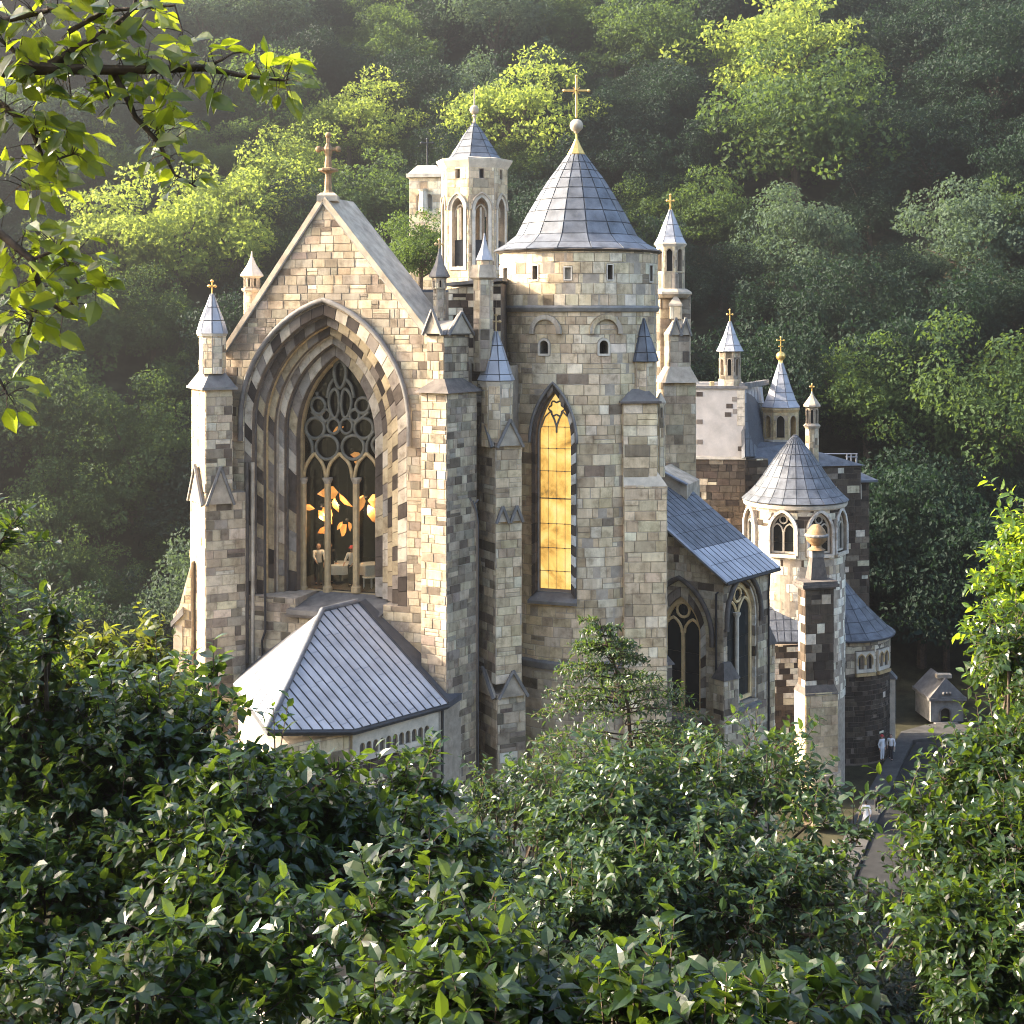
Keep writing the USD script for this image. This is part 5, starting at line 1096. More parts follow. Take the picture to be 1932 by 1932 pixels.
# ------------------------------------------------------------------ dark pier topped by an urn
def build_urn_pier():
    Y = 89.5; z = lambda py: zat(py, Y); m = mpp(Y); c = W(1540, 1200, Y)
    t = thing('urn_pier', 'tall dark brown stone pier topped by a carved urn', 'pier', (c[0], c[1], 0))
    p = Pier(1506, 1519, 1573, Y - .9, math.radians(14)); b = part(t, 'upper_pier', p.prism(z(1312), z(1103)), 'mortar_dark'); p.stones(b, z(1312), z(1103), 'dark', 231, .55, .5, 1.2, pal_left='black_white')
    lo = Pier(1499, 1520, 1581, Y - 1.1, math.radians(14)); b2 = part(t, 'lower_pier', lo.prism(z(1480), z(1300)), 'mortar'); lo.stones(b2, z(1480), z(1300), 'tower', 234, .62, .6, 1.3, shiftf=lambda q: 0 if q[1] > z(1420) else -.4)
    part(t, 'offset_slope', hull([[q[0], q[1], z(1304)] for q in lo.corners(.05)] + [[q[0], q[1], z(1285)] for q in p.corners(0)]), 'dark_stone')
    stone_shaft(t, 'round_base', 1540, Y, 46, 1450, 1545, 12, 'tower', 237, .5, .5, 1.0)
    part(t, 'cornice', join([arr_hull([[q[0], q[1], zz] for q in p.corners(g) for zz in (a, b_)]) for g, a, b_ in ((.1, z(1108), z(1104)), (.26, z(1104), z(1098)), (.18, z(1098), z(1093)))]), 'dark_stone')
    u = Pier(1519, 1530, 1562, Y - .3, math.radians(14)); b3 = part(t, 'tapered_plinth', u.prism(z(1094), z(1050), 0, -.2), 'dark_stone'); part(t, 'plinth_block', hull([[q[0], q[1], zz] for q in u.corners(-.12) for zz in (z(1052), z(1040))]), 'taupe_stone') if 'taupe_stone' in M else part(t, 'plinth_block', hull([[q[0], q[1], zz] for q in u.corners(-.16) for zz in (z(1052), z(1038))]), 'trim_grey')
    cc = u.center; part(t, 'urn', lathe(cc, [(.55, z(1038)), (.35, z(1034)), (.3, z(1030)), (.62, z(1020)), (.68, z(1012)), (.62, z(1008)), (.5, z(1000)), (.3, z(993)), (.12, z(990))], 16), 'bronze_stone', 35)
    part(t, 'urn_rim', lathe(cc, [(.66, z(1014)), (.74, z(1012)), (.74, z(1010)), (.66, z(1008))], 16), 'trim_grey')
def arr_hull(pts): return hull(pts)
build_urn_pier()

# ------------------------------------------------------------------ building beyond, railing, mausoleum
def build_rear_house():
    Y = 113.0; z = lambda py: zat(py, Y); m = mpp(Y)
    t = thing('rear_house', 'low brown house with hipped roof and arched window beyond the chapel', 'house', (xat(1590, Y), Y + 3, 0))
    pl = Plane(xat(1540, Y), Y, math.radians(-12)); L = pl.at(1640, 950)[0]; o = arch_outline(pl.at(1610, 930)[0], .5, z(921), .5, z(940), 7)
    wl = part(t, 'wall', pl.solid(sbox(0, 0, L, z(912)).difference(Polygon(o)), -.5, 0) + pl.solid(sbox(0, 0, L, z(912)), -7, -.45), 'mortar_dark'); masonry(wl, pl.w3, sbox(0, 8, L, z(912)).difference(Polygon(o).buffer(.15)), .5, .5, 1.2, 'dark', seed=241)
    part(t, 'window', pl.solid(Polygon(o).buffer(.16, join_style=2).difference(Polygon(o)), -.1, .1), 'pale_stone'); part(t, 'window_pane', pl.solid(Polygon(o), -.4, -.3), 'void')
    part(t, 'hipped_roof', hull(pl.w3([[s, z(911), d] for s in (-.4, L + .5) for d in (.5, -7.5)] + [[s, z(907), d] for s in (-.4, L + .5) for d in (.5, -7.5)] + [[L * .1, z(868), -3], [L * .45, z(868), -3]])), 'lead')
    u2 = Plane(xat(1545, Y - 3), Y - 3, math.radians(-12)); uw = part(t, 'upper_wall', u2.solid(sbox(0, z(960), 3.4, z(872)), -4, 0), 'mortar_dark'); masonry(uw, u2.w3, sbox(0, z(960), 3.4, z(872)), .5, .5, 1.1, 'dark', seed=243)
    part(t, 'upper_roof', hull(u2.w3([[s, z(872), d] for s in (-.2, 3.7) for d in (.2, -4.2)] + [[.1, z(846), d] for d in (-.5, -3)])), 'lead')
    # roof railing
    r = thing('roof_railing', 'thin metal railing on the flat roof right of the small turret', 'railing', (xat(1600, Y), Y, z(890)))
    for px in (1598, 1606, 1616): part(r, 'post', tube([W(px, 890, Y - 1), W(px, 855, Y - 1)], .06, 6), 'steel')
    for py, a, b in ((856, 1553, 1618), (862, 1596, 1618)): part(r, 'rail', tube([W(a, py, Y - 1), W(b, py, Y - 1)], .045, 6), 'steel')
build_rear_house()
def build_mausoleum():
    Y = 111.0; z = lambda py: zat(py, Y); m = mpp(Y)
    t = thing('mausoleum', 'small grey stone mausoleum with a pointed dark door by the path', 'mausoleum', (xat(1775, Y), Y + 1.5, 0))
    pl = Plane(xat(1756, Y), Y, math.radians(-4)); L = 63 * m; cs = pl.at(1783, 1350)[0]
    o = arch_outline(cs, .42, z(1346), .45, z(1369), 7)
    wl = part(t, 'wall', pl.solid(sbox(0, .35, L, z(1322)).difference(Polygon(o)), -.4, 0) + pl.solid(sbox(0, .3, L, z(1322)), -3.4, -.36), 'grey_stone')
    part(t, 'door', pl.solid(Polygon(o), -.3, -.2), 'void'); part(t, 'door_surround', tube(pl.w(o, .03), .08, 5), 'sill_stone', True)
    part(t, 'eaves_cornice', pl.solid(sbox(-.2, z(1322), L + .2, z(1316)), -3.6, .22), 'sill_stone')
    part(t, 'gabled_roof', hull(pl.w3([[s, z(1316), d] for s in (-.12, L + .12) for d in (.15, -3.5)] + [[cs + .1, z(1280), d] for d in (-.1, -3.3)])), 'sill_stone')
    part(t, 'roof_finial', box3(pl.w3([[cs + .1, z(1279), -.6]])[0], (1.2, .5, .35), 0, .06), 'coping')
    part(t, 'pediment_carving', join([ball(pl.w3([[cs + .1 + dx, z(1308), .15]])[0], .13) for dx in (-.25, 0, .25)]), 'sill_stone')
    for k in range(2): part(t, 'step', pl.solid(sbox(cs - .9 - .25 * k, -.1, cs + .9 + .25 * k, .36 - .16 * k), 0, .5 + .35 * k), 'sill_stone')
build_mausoleum()
# paths
def quad_path(pts, zz, mat, name, th=.0):
    P = [np.array([0, 0, CZ]) + ray(*p) * ((CZ - zz) / (K * (p[1] / SZ - HV))) for p in pts]
    structure(name, Manifold.extrude(CrossSection([np.array([[p[0], p[1]] for p in P])[::(1 if Polygon([(p[0], p[1]) for p in P]).exterior.is_ccw else -1)]]), zz + .35).translate((0, 0, -.35)), mat)
quad_path([(1565, 1640), (1603, 1555), (1672, 1432), (1700, 1380), (1750, 1366), (1830, 1366), (1820, 1385), (1722, 1396), (1705, 1432), (1645, 1570), (1600, 1680)], .37, 'paving', 'path')
quad_path([(1602, 1700), (1647, 1572), (1707, 1434), (1730, 1400), (1860, 1398), (1800, 1780), (1640, 1780)], .25, 'asphalt', 'road')
# ------------------------------------------------------------------ foliage
LEAF8 = np.array([[0, 0, 0], [.28, .21, .07], [.28, -.21, .07], [.62, .20, .05], [.62, -.20, .05], [1, 0, -.10], [.30, 0, .0], [.65, 0, -.02]])
LEAF8F = np.array([[0, 6, 1], [0, 2, 6], [6, 7, 3], [6, 3, 1], [6, 2, 4], [6, 4, 7], [7, 5, 3], [7, 4, 5]])
LEAF4 = np.array([[0, 0, 0], [.5, .30, .06], [1, 0, -.06], [.5, -.30, .06]]); LEAF4F = np.array([[0, 2, 1], [0, 3, 2]])
def unit(a): return a / np.maximum(np.linalg.norm(a, axis=-1, keepdims=True), 1e-9)
def leaves_mesh(pos, d, nrm, size, T=LEAF8, TF=LEAF8F, width=1.0):
    d = unit(d); b = unit(np.cross(nrm, d)); n = np.cross(d, b); s = np.asarray(size)[:, None, None]
    w = np.asarray(width); w = w[:, None, None] if w.ndim else w
    V = pos[:, None] + s * (T[None, :, 0:1] * d[:, None] + w * T[None, :, 1:2] * b[:, None] + T[None, :, 2:3] * n[:, None])
    k = len(T); F = TF[None] + (np.arange(len(pos)) * k)[:, None, None]
    return V, F
def rand_unit(rng, n): return unit(rng.normal(size=(n, 3)))

# ---- crowns of trees seen from afar
def crown(rng, R=(6, 6, 6), lobes=72, per=190, leaf=.37, lobe_r=.235, up=.25, flat=1.0, droop=0.0):
    """Leaf clumps massed on uneven lobes spread through a crown; centred on the origin."""
    R = np.array(R, float); d = rand_unit(rng, lobes); d[:, 2] = np.where(d[:, 2] < -.35, -d[:, 2] * .6, d[:, 2])
    wob = .72 + .62 * meshkit.noise(d * 1.7 + rng.uniform(0, 50)); rad = (rng.uniform(.42, 1.0, lobes) * wob)[:, None]; C = d * rad * R; C[:, 2] -= R[2] * .12 * (1 - np.abs(d[:, 2]))
    C = np.vstack([C, rand_unit(rng, lobes // 4) * R * .3])
    P, D, N, S = [], [], [], []
    for c in C:
        lr = lobe_r * R.mean() * rng.uniform(.6, 1.25); n = int(per * (lr / (lobe_r * R.mean())) ** 2)
        q = rand_unit(rng, n); out = unit(c / R + [0, 0, .15]); keep = (q @ out > -.35) | (rng.random(n) < .25); q = q[keep]; n = len(q)
        bump = 1 + .45 * (meshkit.noise(q * 2.2 + c) - .5) + .5 * (meshkit.noise(q * 5.5 + c) - .5)
        p = c + q * [1, 1, .78 * flat] * (lr * bump * rng.uniform(.72, 1.06, n) ** .8)[:, None]
        P.append(p); nn = unit(q * .9 + [0, 0, up] + rng.normal(size=(n, 3)) * .55); N.append(nn)
        D.append(unit(np.cross(nn, rng.normal(size=(n, 3))) + q * .35 - np.array([0, 0, droop]))); S.append(leaf * rng.uniform(.55, 1.35, n))
    V, F = leaves_mesh(np.vstack(P), np.vstack(D), np.vstack(N), np.concatenate(S), LEAF4, LEAF4F)
    return V.reshape(-1, 3), F.reshape(-1, 3), C
def limbs(C, base, rng, r0=.35, n=9):
    out = [tube([base, base * .5 + np.array([.1, .1, 0]), [0, 0, -1.5], [0, 0, 1]], [r0 * 1.2, r0, r0 * .7, r0 * .3], 7)]
    for c in C[rng.choice(len(C), min(n, len(C)), False)]: out.append(tube([[0, 0, min(c[2] - 1, -2.2)], c * .5 + [0, 0, -.6], c * .85], [r0 * .5, r0 * .28, .03], 5))
    return join(out)
SHAPES = dict(round=dict(R=(6, 6, 6.2)), tall=dict(R=(5, 5, 8)), wide=dict(R=(7.2, 6.6, 5)), loose=dict(R=(6, 6, 7), lobes=52, per=170, lobe_r=.24),
              feathery=dict(R=(6, 6, 6.4), lobes=80, per=170, leaf=.33, lobe_r=.22, droop=.5), layered=dict(R=(6.3, 6.3, 6.6), lobes=62, flat=.62, lobe_r=.27, per=210))
UsdGeom.Scope.Define(stage, '/World/Looks')  # keeps the looks together
CLASSES = {}
def tree_class(shape, look):
    key = f'{shape}_{look}'
    if key not in CLASSES:
        rng = np.random.default_rng(sum(map(ord, key))); path = f'/World/tree_kind_{key}'
        x = stage.CreateClassPrim(path); V, F, C = crown(rng, **SHAPES[shape])
        ORIGIN[path] = np.zeros(3)
        part(path, 'crown', (V, F), look); part(path, 'trunk', limbs(C, np.array([.2, .1, -9.5]), rng), 'bark', 40)
        CLASSES[key] = path
    return CLASSES[key]
TREES = []
CROWNS = []
def far_tree(px, py, rpx, Y, shape, look, label, squash=1.0, rot=None, group=None, name='tree', fixed=False):
    """A tree whose crown shows at px, py with a half width of rpx."""
    if look == 'leaf_far_yellow': rpx *= 1.18
    Y0 = Y; lo, hi = 78.0, 330.0                                     # stand it on the ground along this line of sight
    for Yq in np.arange(lo, hi, 1.0):
        q = W(px, py, Yq); r_ = rpx * mpp(Yq)
        if q[2] - .95 * r_ <= float(ground_z(q[0], Yq)): break
    Y = Yq if not (320 < px < 1660) else max(Yq, 121.0 + .4 * r_)
    if fixed: Y = Y0
    CROWNS.append((px, py, rpx, Y)); c = W(px, py, Y); k = rpx * mpp(Y) / 6.0 * 1.08
    path = numbered('/World/' + name); x = UsdGeom.Xform.Define(stage, path)
    rot = (px * 7.3 + py * 3.1) % 360 if rot is None else rot
    x.AddTransformOp().Set(Gf.Matrix4d().SetScale(Gf.Vec3d(k, k, k * squash)) * Gf.Matrix4d().SetRotate(Gf.Rotation(Gf.Vec3d(0, 0, 1), rot)) * Gf.Matrix4d().SetTranslate(Gf.Vec3d(*map(float, c))))
    x.GetPrim().GetReferences().AddInternalReference(tree_class(shape, look)); x.GetPrim().SetInstanceable(True); tag(x.GetPrim(), label, 'tree', group); TREES.append((c, rpx * mpp(Y)))
    return path
G, Dshade, Ysun, Si = 'leaf_far_green', 'leaf_far_dark', 'leaf_far_yellow', 'leaf_far_silver'  # dark and yellow looks carry shade and sunlight in their leaf colour
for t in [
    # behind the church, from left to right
    (330, 470, 120, 128, 'round', Ysun, 'sunlit yellow-green tree just left of the gable, behind the small lantern turret'),
    (205, 480, 105, 132, 'layered', Ysun, 'yellow-green tree with bright crown at left, below the hanging branch'),
    (455, 400, 95, 140, 'round', Ysun, 'bright rounded tree close behind the left slope of the gable'),
    (545, 340, 75, 146, 'loose', Ysun, 'sunlit tree directly left of the gable cross'),
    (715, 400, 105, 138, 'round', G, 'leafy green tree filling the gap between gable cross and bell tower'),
    (660, 250, 85, 160, 'layered', Ysun, 'pale sunlit tree rising above the gable cross'),
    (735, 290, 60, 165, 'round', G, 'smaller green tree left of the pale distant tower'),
    (960, 240, 105, 165, 'layered', Ysun, 'sunlit tree rising behind the bell tower spire'),
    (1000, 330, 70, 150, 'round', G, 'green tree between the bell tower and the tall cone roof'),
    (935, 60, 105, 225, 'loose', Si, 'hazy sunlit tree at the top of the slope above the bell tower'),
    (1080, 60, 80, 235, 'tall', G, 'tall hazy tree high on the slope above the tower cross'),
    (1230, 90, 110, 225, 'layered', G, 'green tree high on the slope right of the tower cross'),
    (1460, 120, 115, 185, 'layered', Ysun, 'brightest yellow-green treetop on the dark right slope'),
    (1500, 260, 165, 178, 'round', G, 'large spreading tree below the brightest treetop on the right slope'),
    (1345, 300, 90, 190, 'round', Dshade, 'dark tree beside the large spreading tree, right of the tall cone roof'),
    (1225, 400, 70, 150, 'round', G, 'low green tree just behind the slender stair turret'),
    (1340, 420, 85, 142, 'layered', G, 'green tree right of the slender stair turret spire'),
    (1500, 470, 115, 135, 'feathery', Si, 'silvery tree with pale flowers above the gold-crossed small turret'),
    (1610, 620, 125, 128, 'feathery', Dshade, 'broad bluish-green tree above the double-cross lantern'),
    (1480, 600, 100, 130, 'round', Dshade, 'dark green tree directly behind the double-cross lantern'),
    (1640, 400, 75, 150, 'tall', Dshade, 'narrow dark tree between the silvery tree and the right slope'),
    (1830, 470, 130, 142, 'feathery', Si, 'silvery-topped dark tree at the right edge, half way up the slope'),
    (1800, 630, 130, 132, 'round', Dshade, 'dark tree in shade above the big right-hand tree'),
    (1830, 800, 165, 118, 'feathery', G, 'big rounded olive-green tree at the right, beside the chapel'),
    (1905, 720, 60, 116, 'loose', Ysun, 'small sunlit treetop at the right edge on the big olive tree'),
    (1745, 960, 125, 121, 'round', Dshade, 'dark green tree right of the chapel cone roof'),
    (1880, 1010, 110, 117, 'feathery', Dshade, 'shaded tree at the right edge above the mausoleum'),
    (1700, 850, 70, 125, 'round', Dshade, 'shaded tree behind the roof railing'),
    (1625, 260, 90, 200, 'round', Dshade, 'dark tree on the right slope beside the brightest treetop'),
    (1740, 90, 110, 225, 'round', Dshade, 'shaded rounded tree in the upper right of the slope'),
    (1880, 170, 120, 215, 'layered', Dshade, 'shaded tree at the upper right corner below the ridge'),
    (1760, 300, 110, 190, 'round', Dshade, 'shaded green tree in the middle of the right slope'),
    (1600, 40, 90, 245, 'round', Dshade, 'dark tree at the top edge right of the brightest treetop'),
    (1380, 30, 90, 245, 'tall', Dshade, 'dark tall tree at the top edge left of the brightest treetop'),
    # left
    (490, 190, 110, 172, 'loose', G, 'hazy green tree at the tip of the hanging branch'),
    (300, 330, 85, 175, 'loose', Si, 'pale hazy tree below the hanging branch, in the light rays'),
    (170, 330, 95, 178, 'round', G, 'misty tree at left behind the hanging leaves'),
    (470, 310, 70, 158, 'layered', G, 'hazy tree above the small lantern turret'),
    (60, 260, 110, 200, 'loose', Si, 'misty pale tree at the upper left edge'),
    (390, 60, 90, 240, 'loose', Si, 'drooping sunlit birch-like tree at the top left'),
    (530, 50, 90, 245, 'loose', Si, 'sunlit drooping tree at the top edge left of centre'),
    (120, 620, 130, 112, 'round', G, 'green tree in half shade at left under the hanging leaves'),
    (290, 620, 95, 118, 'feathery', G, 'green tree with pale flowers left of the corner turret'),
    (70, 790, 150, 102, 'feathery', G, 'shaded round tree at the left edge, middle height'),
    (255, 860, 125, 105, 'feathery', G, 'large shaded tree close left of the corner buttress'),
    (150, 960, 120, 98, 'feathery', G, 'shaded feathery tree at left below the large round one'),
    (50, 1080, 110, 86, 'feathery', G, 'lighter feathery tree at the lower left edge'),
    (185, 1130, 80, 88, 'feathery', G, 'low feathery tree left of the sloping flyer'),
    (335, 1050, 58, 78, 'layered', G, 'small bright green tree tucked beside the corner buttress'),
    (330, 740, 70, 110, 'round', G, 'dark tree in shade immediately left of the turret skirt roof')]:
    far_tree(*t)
far_tree(795, 480, 80, 103, 'round', G, 'green tree hiding the foot of the small pale distant tower', fixed=True)
# the woods on the slope, nobody could count them
def woods():
    rng = np.random.default_rng(77); pts, ks, ids = [], [], []
    for Y in np.arange(128, 340, 6.6):
        wdt = .36 * Y + 22
        for X in np.arange(-wdt, wdt, 6.8):
            x, y = X + rng.uniform(-3.5, 3.5), Y + rng.uniform(-3, 3); r = rng.uniform(4.2, 7.6)
            zz = float(ground_z(x, y)) + r * rng.uniform(.55, 1.15); p = np.array([x, y, zz])
            if min([np.linalg.norm((p - c)) - rr * .8 for c, rr in TREES]) < r * .15: continue
            q = to_px(p); 
            if any(y < cy and math.hypot(q[0] - a, q[1] - b) < cr * 1.0 for a, b, cr, cy in CROWNS): continue
            pts.append(p); ks.append(r / 6); ids.append(int(rng.choice(6, p=[.34, .3, .22, .07, .05, .02])))
    for X in np.arange(-75, -24, 8.0):           # left valley side
        for Y in np.arange(66, 130, 8.0):
            x, y = X + rng.uniform(-3, 3), Y + rng.uniform(-3, 3); r = rng.uniform(4, 6.5); zz = float(ground_z(x, y)) + r; p = np.array([x, y, zz])
            if abs(x / y / K) > .72 or (x > -26): continue
            q = to_px(p); 
            if any(y < cy and math.hypot(q[0] - a, q[1] - b) < cr * 1.0 for a, b, cr, cy in CROWNS): continue
            pts.append(p); ks.append(r / 6); ids.append(int(rng.choice(6, p=[.1, .1, .1, .35, .3, .05])))
    for X in np.arange(48, 95, 8.0):             # right valley side
        for Y in np.arange(100, 132, 8.0):
            x, y = X + rng.uniform(-3, 3), Y + rng.uniform(-3, 3); r = rng.uniform(4, 6.5); pts.append(np.array([x, y, float(ground_z(x, y)) + r])); ks.append(r / 6); ids.append(int(rng.choice(3)))
    pi = UsdGeom.PointInstancer.Define(stage, '/World/hillside_wood'); tag(pi.GetPrim(), 'dense dark deciduous wood covering the slopes behind the church', 'wood', kind='stuff')
    protos = []
    for i, (s, l) in enumerate((('round', Dshade), ('feathery', Dshade), ('layered', Dshade), ('round', G), ('layered', G), ('loose', Si))):
        pth = f'/World/hillside_wood/tree_{i:03d}'; x = UsdGeom.Xform.Define(stage, pth); x.GetPrim().GetReferences().AddInternalReference(tree_class(s, l)); protos.append(pth)
    pi.CreatePrototypesRel().SetTargets([Sdf.Path(p) for p in protos]); n = len(pts)
    pi.CreatePositionsAttr(Vt.Vec3fArray.FromNumpy(np.array(pts, np.float32))); pi.CreateProtoIndicesAttr(Vt.IntArray.FromNumpy(np.array(ids, np.int32)))
    k = np.array(ks, np.float32); pi.CreateScalesAttr(Vt.Vec3fArray.FromNumpy(np.c_[k, k, k * rng.uniform(.85, 1.2, n).astype(np.float32)]))
    a = rng.uniform(0, 2 * math.pi, n); pi.CreateOrientationsAttr(Vt.QuathArray([Gf.Quath(float(math.cos(t / 2)), 0, 0, float(math.sin(t / 2))) for t in a]))
woods()
def shade_trees():  # unseen trees, added and sized to throw dappled shade on the foreground
    rng = np.random.default_rng(5); pts, ks = [], []
    for X, Y, top, r in ((-17, 4, 35, 3.6), (-20, 12, 36, 3.6), (-18, 20, 33, 3.8), (-25, 1, 39, 6), (-27, 18, 38, 6), (-24, 28, 33, 6), (-16, -8, 37, 5), (-30, 9, 40, 6)):
        pts.append(np.array([X, Y, top - r])); ks.append(r / 6)
    pi = UsdGeom.PointInstancer.Define(stage, '/World/near_slope_shade_trees'); tag(pi.GetPrim(), 'unseen trees added on the near slope to the left to dapple the foreground with shade', 'wood', kind='stuff')
    pth = '/World/near_slope_shade_trees/tree'; x = UsdGeom.Xform.Define(stage, pth); x.GetPrim().GetReferences().AddInternalReference(tree_class('round', G))
    pi.CreatePrototypesRel().SetTargets([Sdf.Path(pth)]); pi.CreatePositionsAttr(Vt.Vec3fArray.FromNumpy(np.array(pts, np.float32))); pi.CreateProtoIndicesAttr(Vt.IntArray([0] * len(pts)))
    k = np.array(ks, np.float32); pi.CreateScalesAttr(Vt.Vec3fArray.FromNumpy(np.c_[k, k, k]))
shade_trees()

# ---- shrubs and trees on the near slope, leaf by leaf
def view_score(p):
    q = np.c_[(p[:, 0] / p[:, 1] / K + .5), HV - (p[:, 2] - CZ) / p[:, 1] / K]
    return ((q > .01) & (q < .99)).all(1) / p[:, 1]
def twigs(rng, base, dirs, length, nleaf, leaf, droop=.25, spread=.8, curl=.4):
    """Leafy shoots: alternate leaves along a bending stem and a whorl at its tip. Returns leaf arrays and stems."""
    n = len(base); L = length * rng.uniform(.6, 1.25, n); t = np.linspace(.18, 1.0, nleaf)[None, :]
    d = unit(dirs); side = unit(np.cross(d, rand_unit(rng, n))); up = np.array([0, 0, 1.0])
    bend = -droop * L[:, None, None] * (t[..., None] ** 2) * up
    P = base[:, None] + d[:, None] * (L[:, None] * t)[..., None] + bend
    tang = unit(d[:, None] * np.ones((1, nleaf, 1)) - 2 * droop * t[..., None] * up)
    ang = np.arange(nleaf) * 2.4 + rng.uniform(0, 6.28, (n, 1)); b2 = np.cross(d, side)
    rad = side[:, None] * np.cos(ang)[..., None] + b2[:, None] * np.sin(ang)[..., None]
    LD = unit(tang * .55 + rad * spread + np.array([0, 0, -.18]) + rng.normal(size=P.shape) * .16)
    NN = unit(up * 1.0 + tang * .15 - rad * .12 + rng.normal(size=P.shape) * curl)
    NN = unit(NN - LD * (NN * LD).sum(-1, keepdims=True))
    S = leaf * rng.uniform(.5, 1.3, P.shape[:2]) * (1.05 - .35 * np.abs(t - .55))
    stems = [(base[i], base[i] + d[i] * L[i] * .5 - [0, 0, droop * L[i] * .25], base[i] + d[i] * L[i] - [0, 0, droop * L[i]]) for i in range(n)]
    return P.reshape(-1, 3), LD.reshape(-1, 3), NN.reshape(-1, 3), S.ravel(), stems
def fast_tubes(stems, r0, r1):
    """Thin three-sided stems, joined."""
    A = np.array(stems); n = len(A); T = unit(A[:, 2] - A[:, 0]); s = unit(np.cross(T, [.3, .5, .81])); b = np.cross(T, s); V = []
    rr = np.array([r0, (r0 + r1) / 2, r1])
    for j in range(3):
        for k in range(3): V.append(A[:, j] + (s * math.cos(k * 2.094) + b * math.sin(k * 2.094)) * rr[j])
    V = np.stack(V, 1); F = []
    for j in range(2):
        for k in range(3): l = (k + 1) % 3; F += [[j * 3 + k, j * 3 + l, j * 3 + 3 + l], [j * 3 + k, j * 3 + 3 + l, j * 3 + 3 + k]]
    F = np.array(F)[None] + (np.arange(n) * 9)[:, None, None]
    return V.reshape(-1, 3), F.reshape(-1, 3)
def emit_tree(th, leaves, stems, branches, look, width=1.0, own=300, TW=(.008, .003), T=(LEAF8, LEAF8F)):
    P, Dd, N, S = [np.concatenate(a) for a in zip(*leaves)]
    V, F = leaves_mesh(P, Dd, N, S, T[0], T[1], width)
    cr = part(th, 'branches', join(branches), 'bark', 50)
    part(th, 'twigs', fast_tubes(stems, *TW), 'bark', kind='stuff')
    sc = view_score(P) * S * (.4 + np.abs((N * unit(P - [0, 0, CZ])).sum(1))); order = np.argsort(sc)[::-1]; mine = np.zeros(len(P), bool); mine[order[:own]] = sc[order[:own]] > 0
    k = len(T[0]); print(th, len(P), 'leaves')
    for i in np.nonzero(mine)[0]: part(th, 'leaf', (V[i], T[1]), look)
    r = ~mine; n = r.sum()
    part(th, 'foliage', (V[r].reshape(-1, 3), (T[1][None] + (np.arange(n) * k)[:, None, None]).reshape(-1, 3)), look, kind='stuff')
def shrub(name, label, poly, Ya, Yb, look, seed, lobe=.62, leaf=.115, twig=.42, nleaf=10, dens=11.0, gapn=None, droop=.25, width=1.0, trunk_px=None, cat='tree', group=None, thick=1.0, inside=.35, root_y=None):
    """A leafy mass filling poly (pixels): lobes of shoots, its lower part nearer (Yb) than its top (Ya)."""
    rng = np.random.default_rng(seed); pg = Polygon(poly); x0, y0, x1, y1 = pg.bounds
    shapely.prepare(pg); C, Rr = [], []
    want = int(pg.area * (mpp((Ya + Yb) / 2) ** 2) / (lobe * lobe * 1.15) * thick * 1.9) + 3; tries = 0
    while len(C) < want and tries < want * 60:
        tries += 1; px, py = rng.uniform(x0, x1), rng.uniform(y0, y1)
        if not pg.contains(shapely.Point(px, py)): continue
        f = (py - y0) / (y1 - y0); Y = Ya + (Yb - Ya) * f + rng.uniform(-.2, 1.0) * lobe * 1.6; r = lobe * rng.uniform(.6, 1.25)
        dpx = pg.exterior.distance(shapely.Point(px, py)) * mpp(Y)
        if dpx < r * .75 and not (px < 40 or px > 1890 or py > 1890): r = max(dpx * .8, lobe * .35); 
        c = W(px, py, Y)
        if C and min(np.linalg.norm(np.array(C) - c, axis=1)) < lobe * .3: continue
        C.append(c); Rr.append(r)
    C = np.array(C); mid = C.mean(0); tx = W((trunk_px or (x0 + x1) / 2), y1, (Ya + Yb) / 2 + 1.2); gz = float(ground_z(tx[0], tx[1]))
    base = np.array([tx[0], tx[1], gz - .3]); th = thing(name, label, cat, (base[0], base[1], gz), group)
    hub = np.array([base[0] * .5 + mid[0] * .5, base[1], min(C[:, 2].min(), gz + .8 * (mid[2] - gz))]); hub[2] = max(hub[2], gz + .4)
    br = [tube([base, base * .5 + hub * .5 + [.08, .05, 0], hub], [.11 + .012 * (mid[2] - gz), .09, .07], 7)]; leaves, stems = [], []
    for c, r in zip(C, Rr):
        br.append(tube([hub, hub * .5 + c * .5 + rng.normal(size=3) * .12 + [0, 0, .1], c, c + [0, 0, r * .5]], [.045, .03, .014, .005], 5))
        n = max(10, int(dens * 1.55 * 4 * math.pi * r * r)); q = rand_unit(rng, n); tocam = unit(np.array([0, 0, CZ]) - c)
        keep = (q @ tocam > -.45) | (rng.random(n) < .35); q = q[keep & ((q[:, 2] > -.6) | (rng.random(n) < .4))]
        dirs = unit(q + [0, 0, .35] + rng.normal(size=q.shape) * .2); b = c + q * r * rng.uniform(inside, .85, (len(q), 1)) - dirs * twig * .4
        P, Dd, N, S, st = twigs(rng, b, dirs, twig, nleaf, leaf, droop); leaves.append((P, Dd, N, S)); stems += st
    top = np.argsort([to_px(c)[1] - 60 * rng.random() for c in C])[:max(6, len(C) // 3)]
    for i in top:
        m_ = 3; dirs = unit(rng.normal(size=(m_, 3)) * .45 + [0, 0, 1.0]); b = np.repeat(C[i][None], m_, 0) + dirs * Rr[i] * .7
        P, Dd, N, S, st = twigs(rng, b, dirs, Rr[i] * .55 + twig * .7, 9, leaf * 1.05, .12); leaves.append((P, Dd, N, S)); stems += st
    emit_tree(th, leaves, stems, br, look, width)
    return th
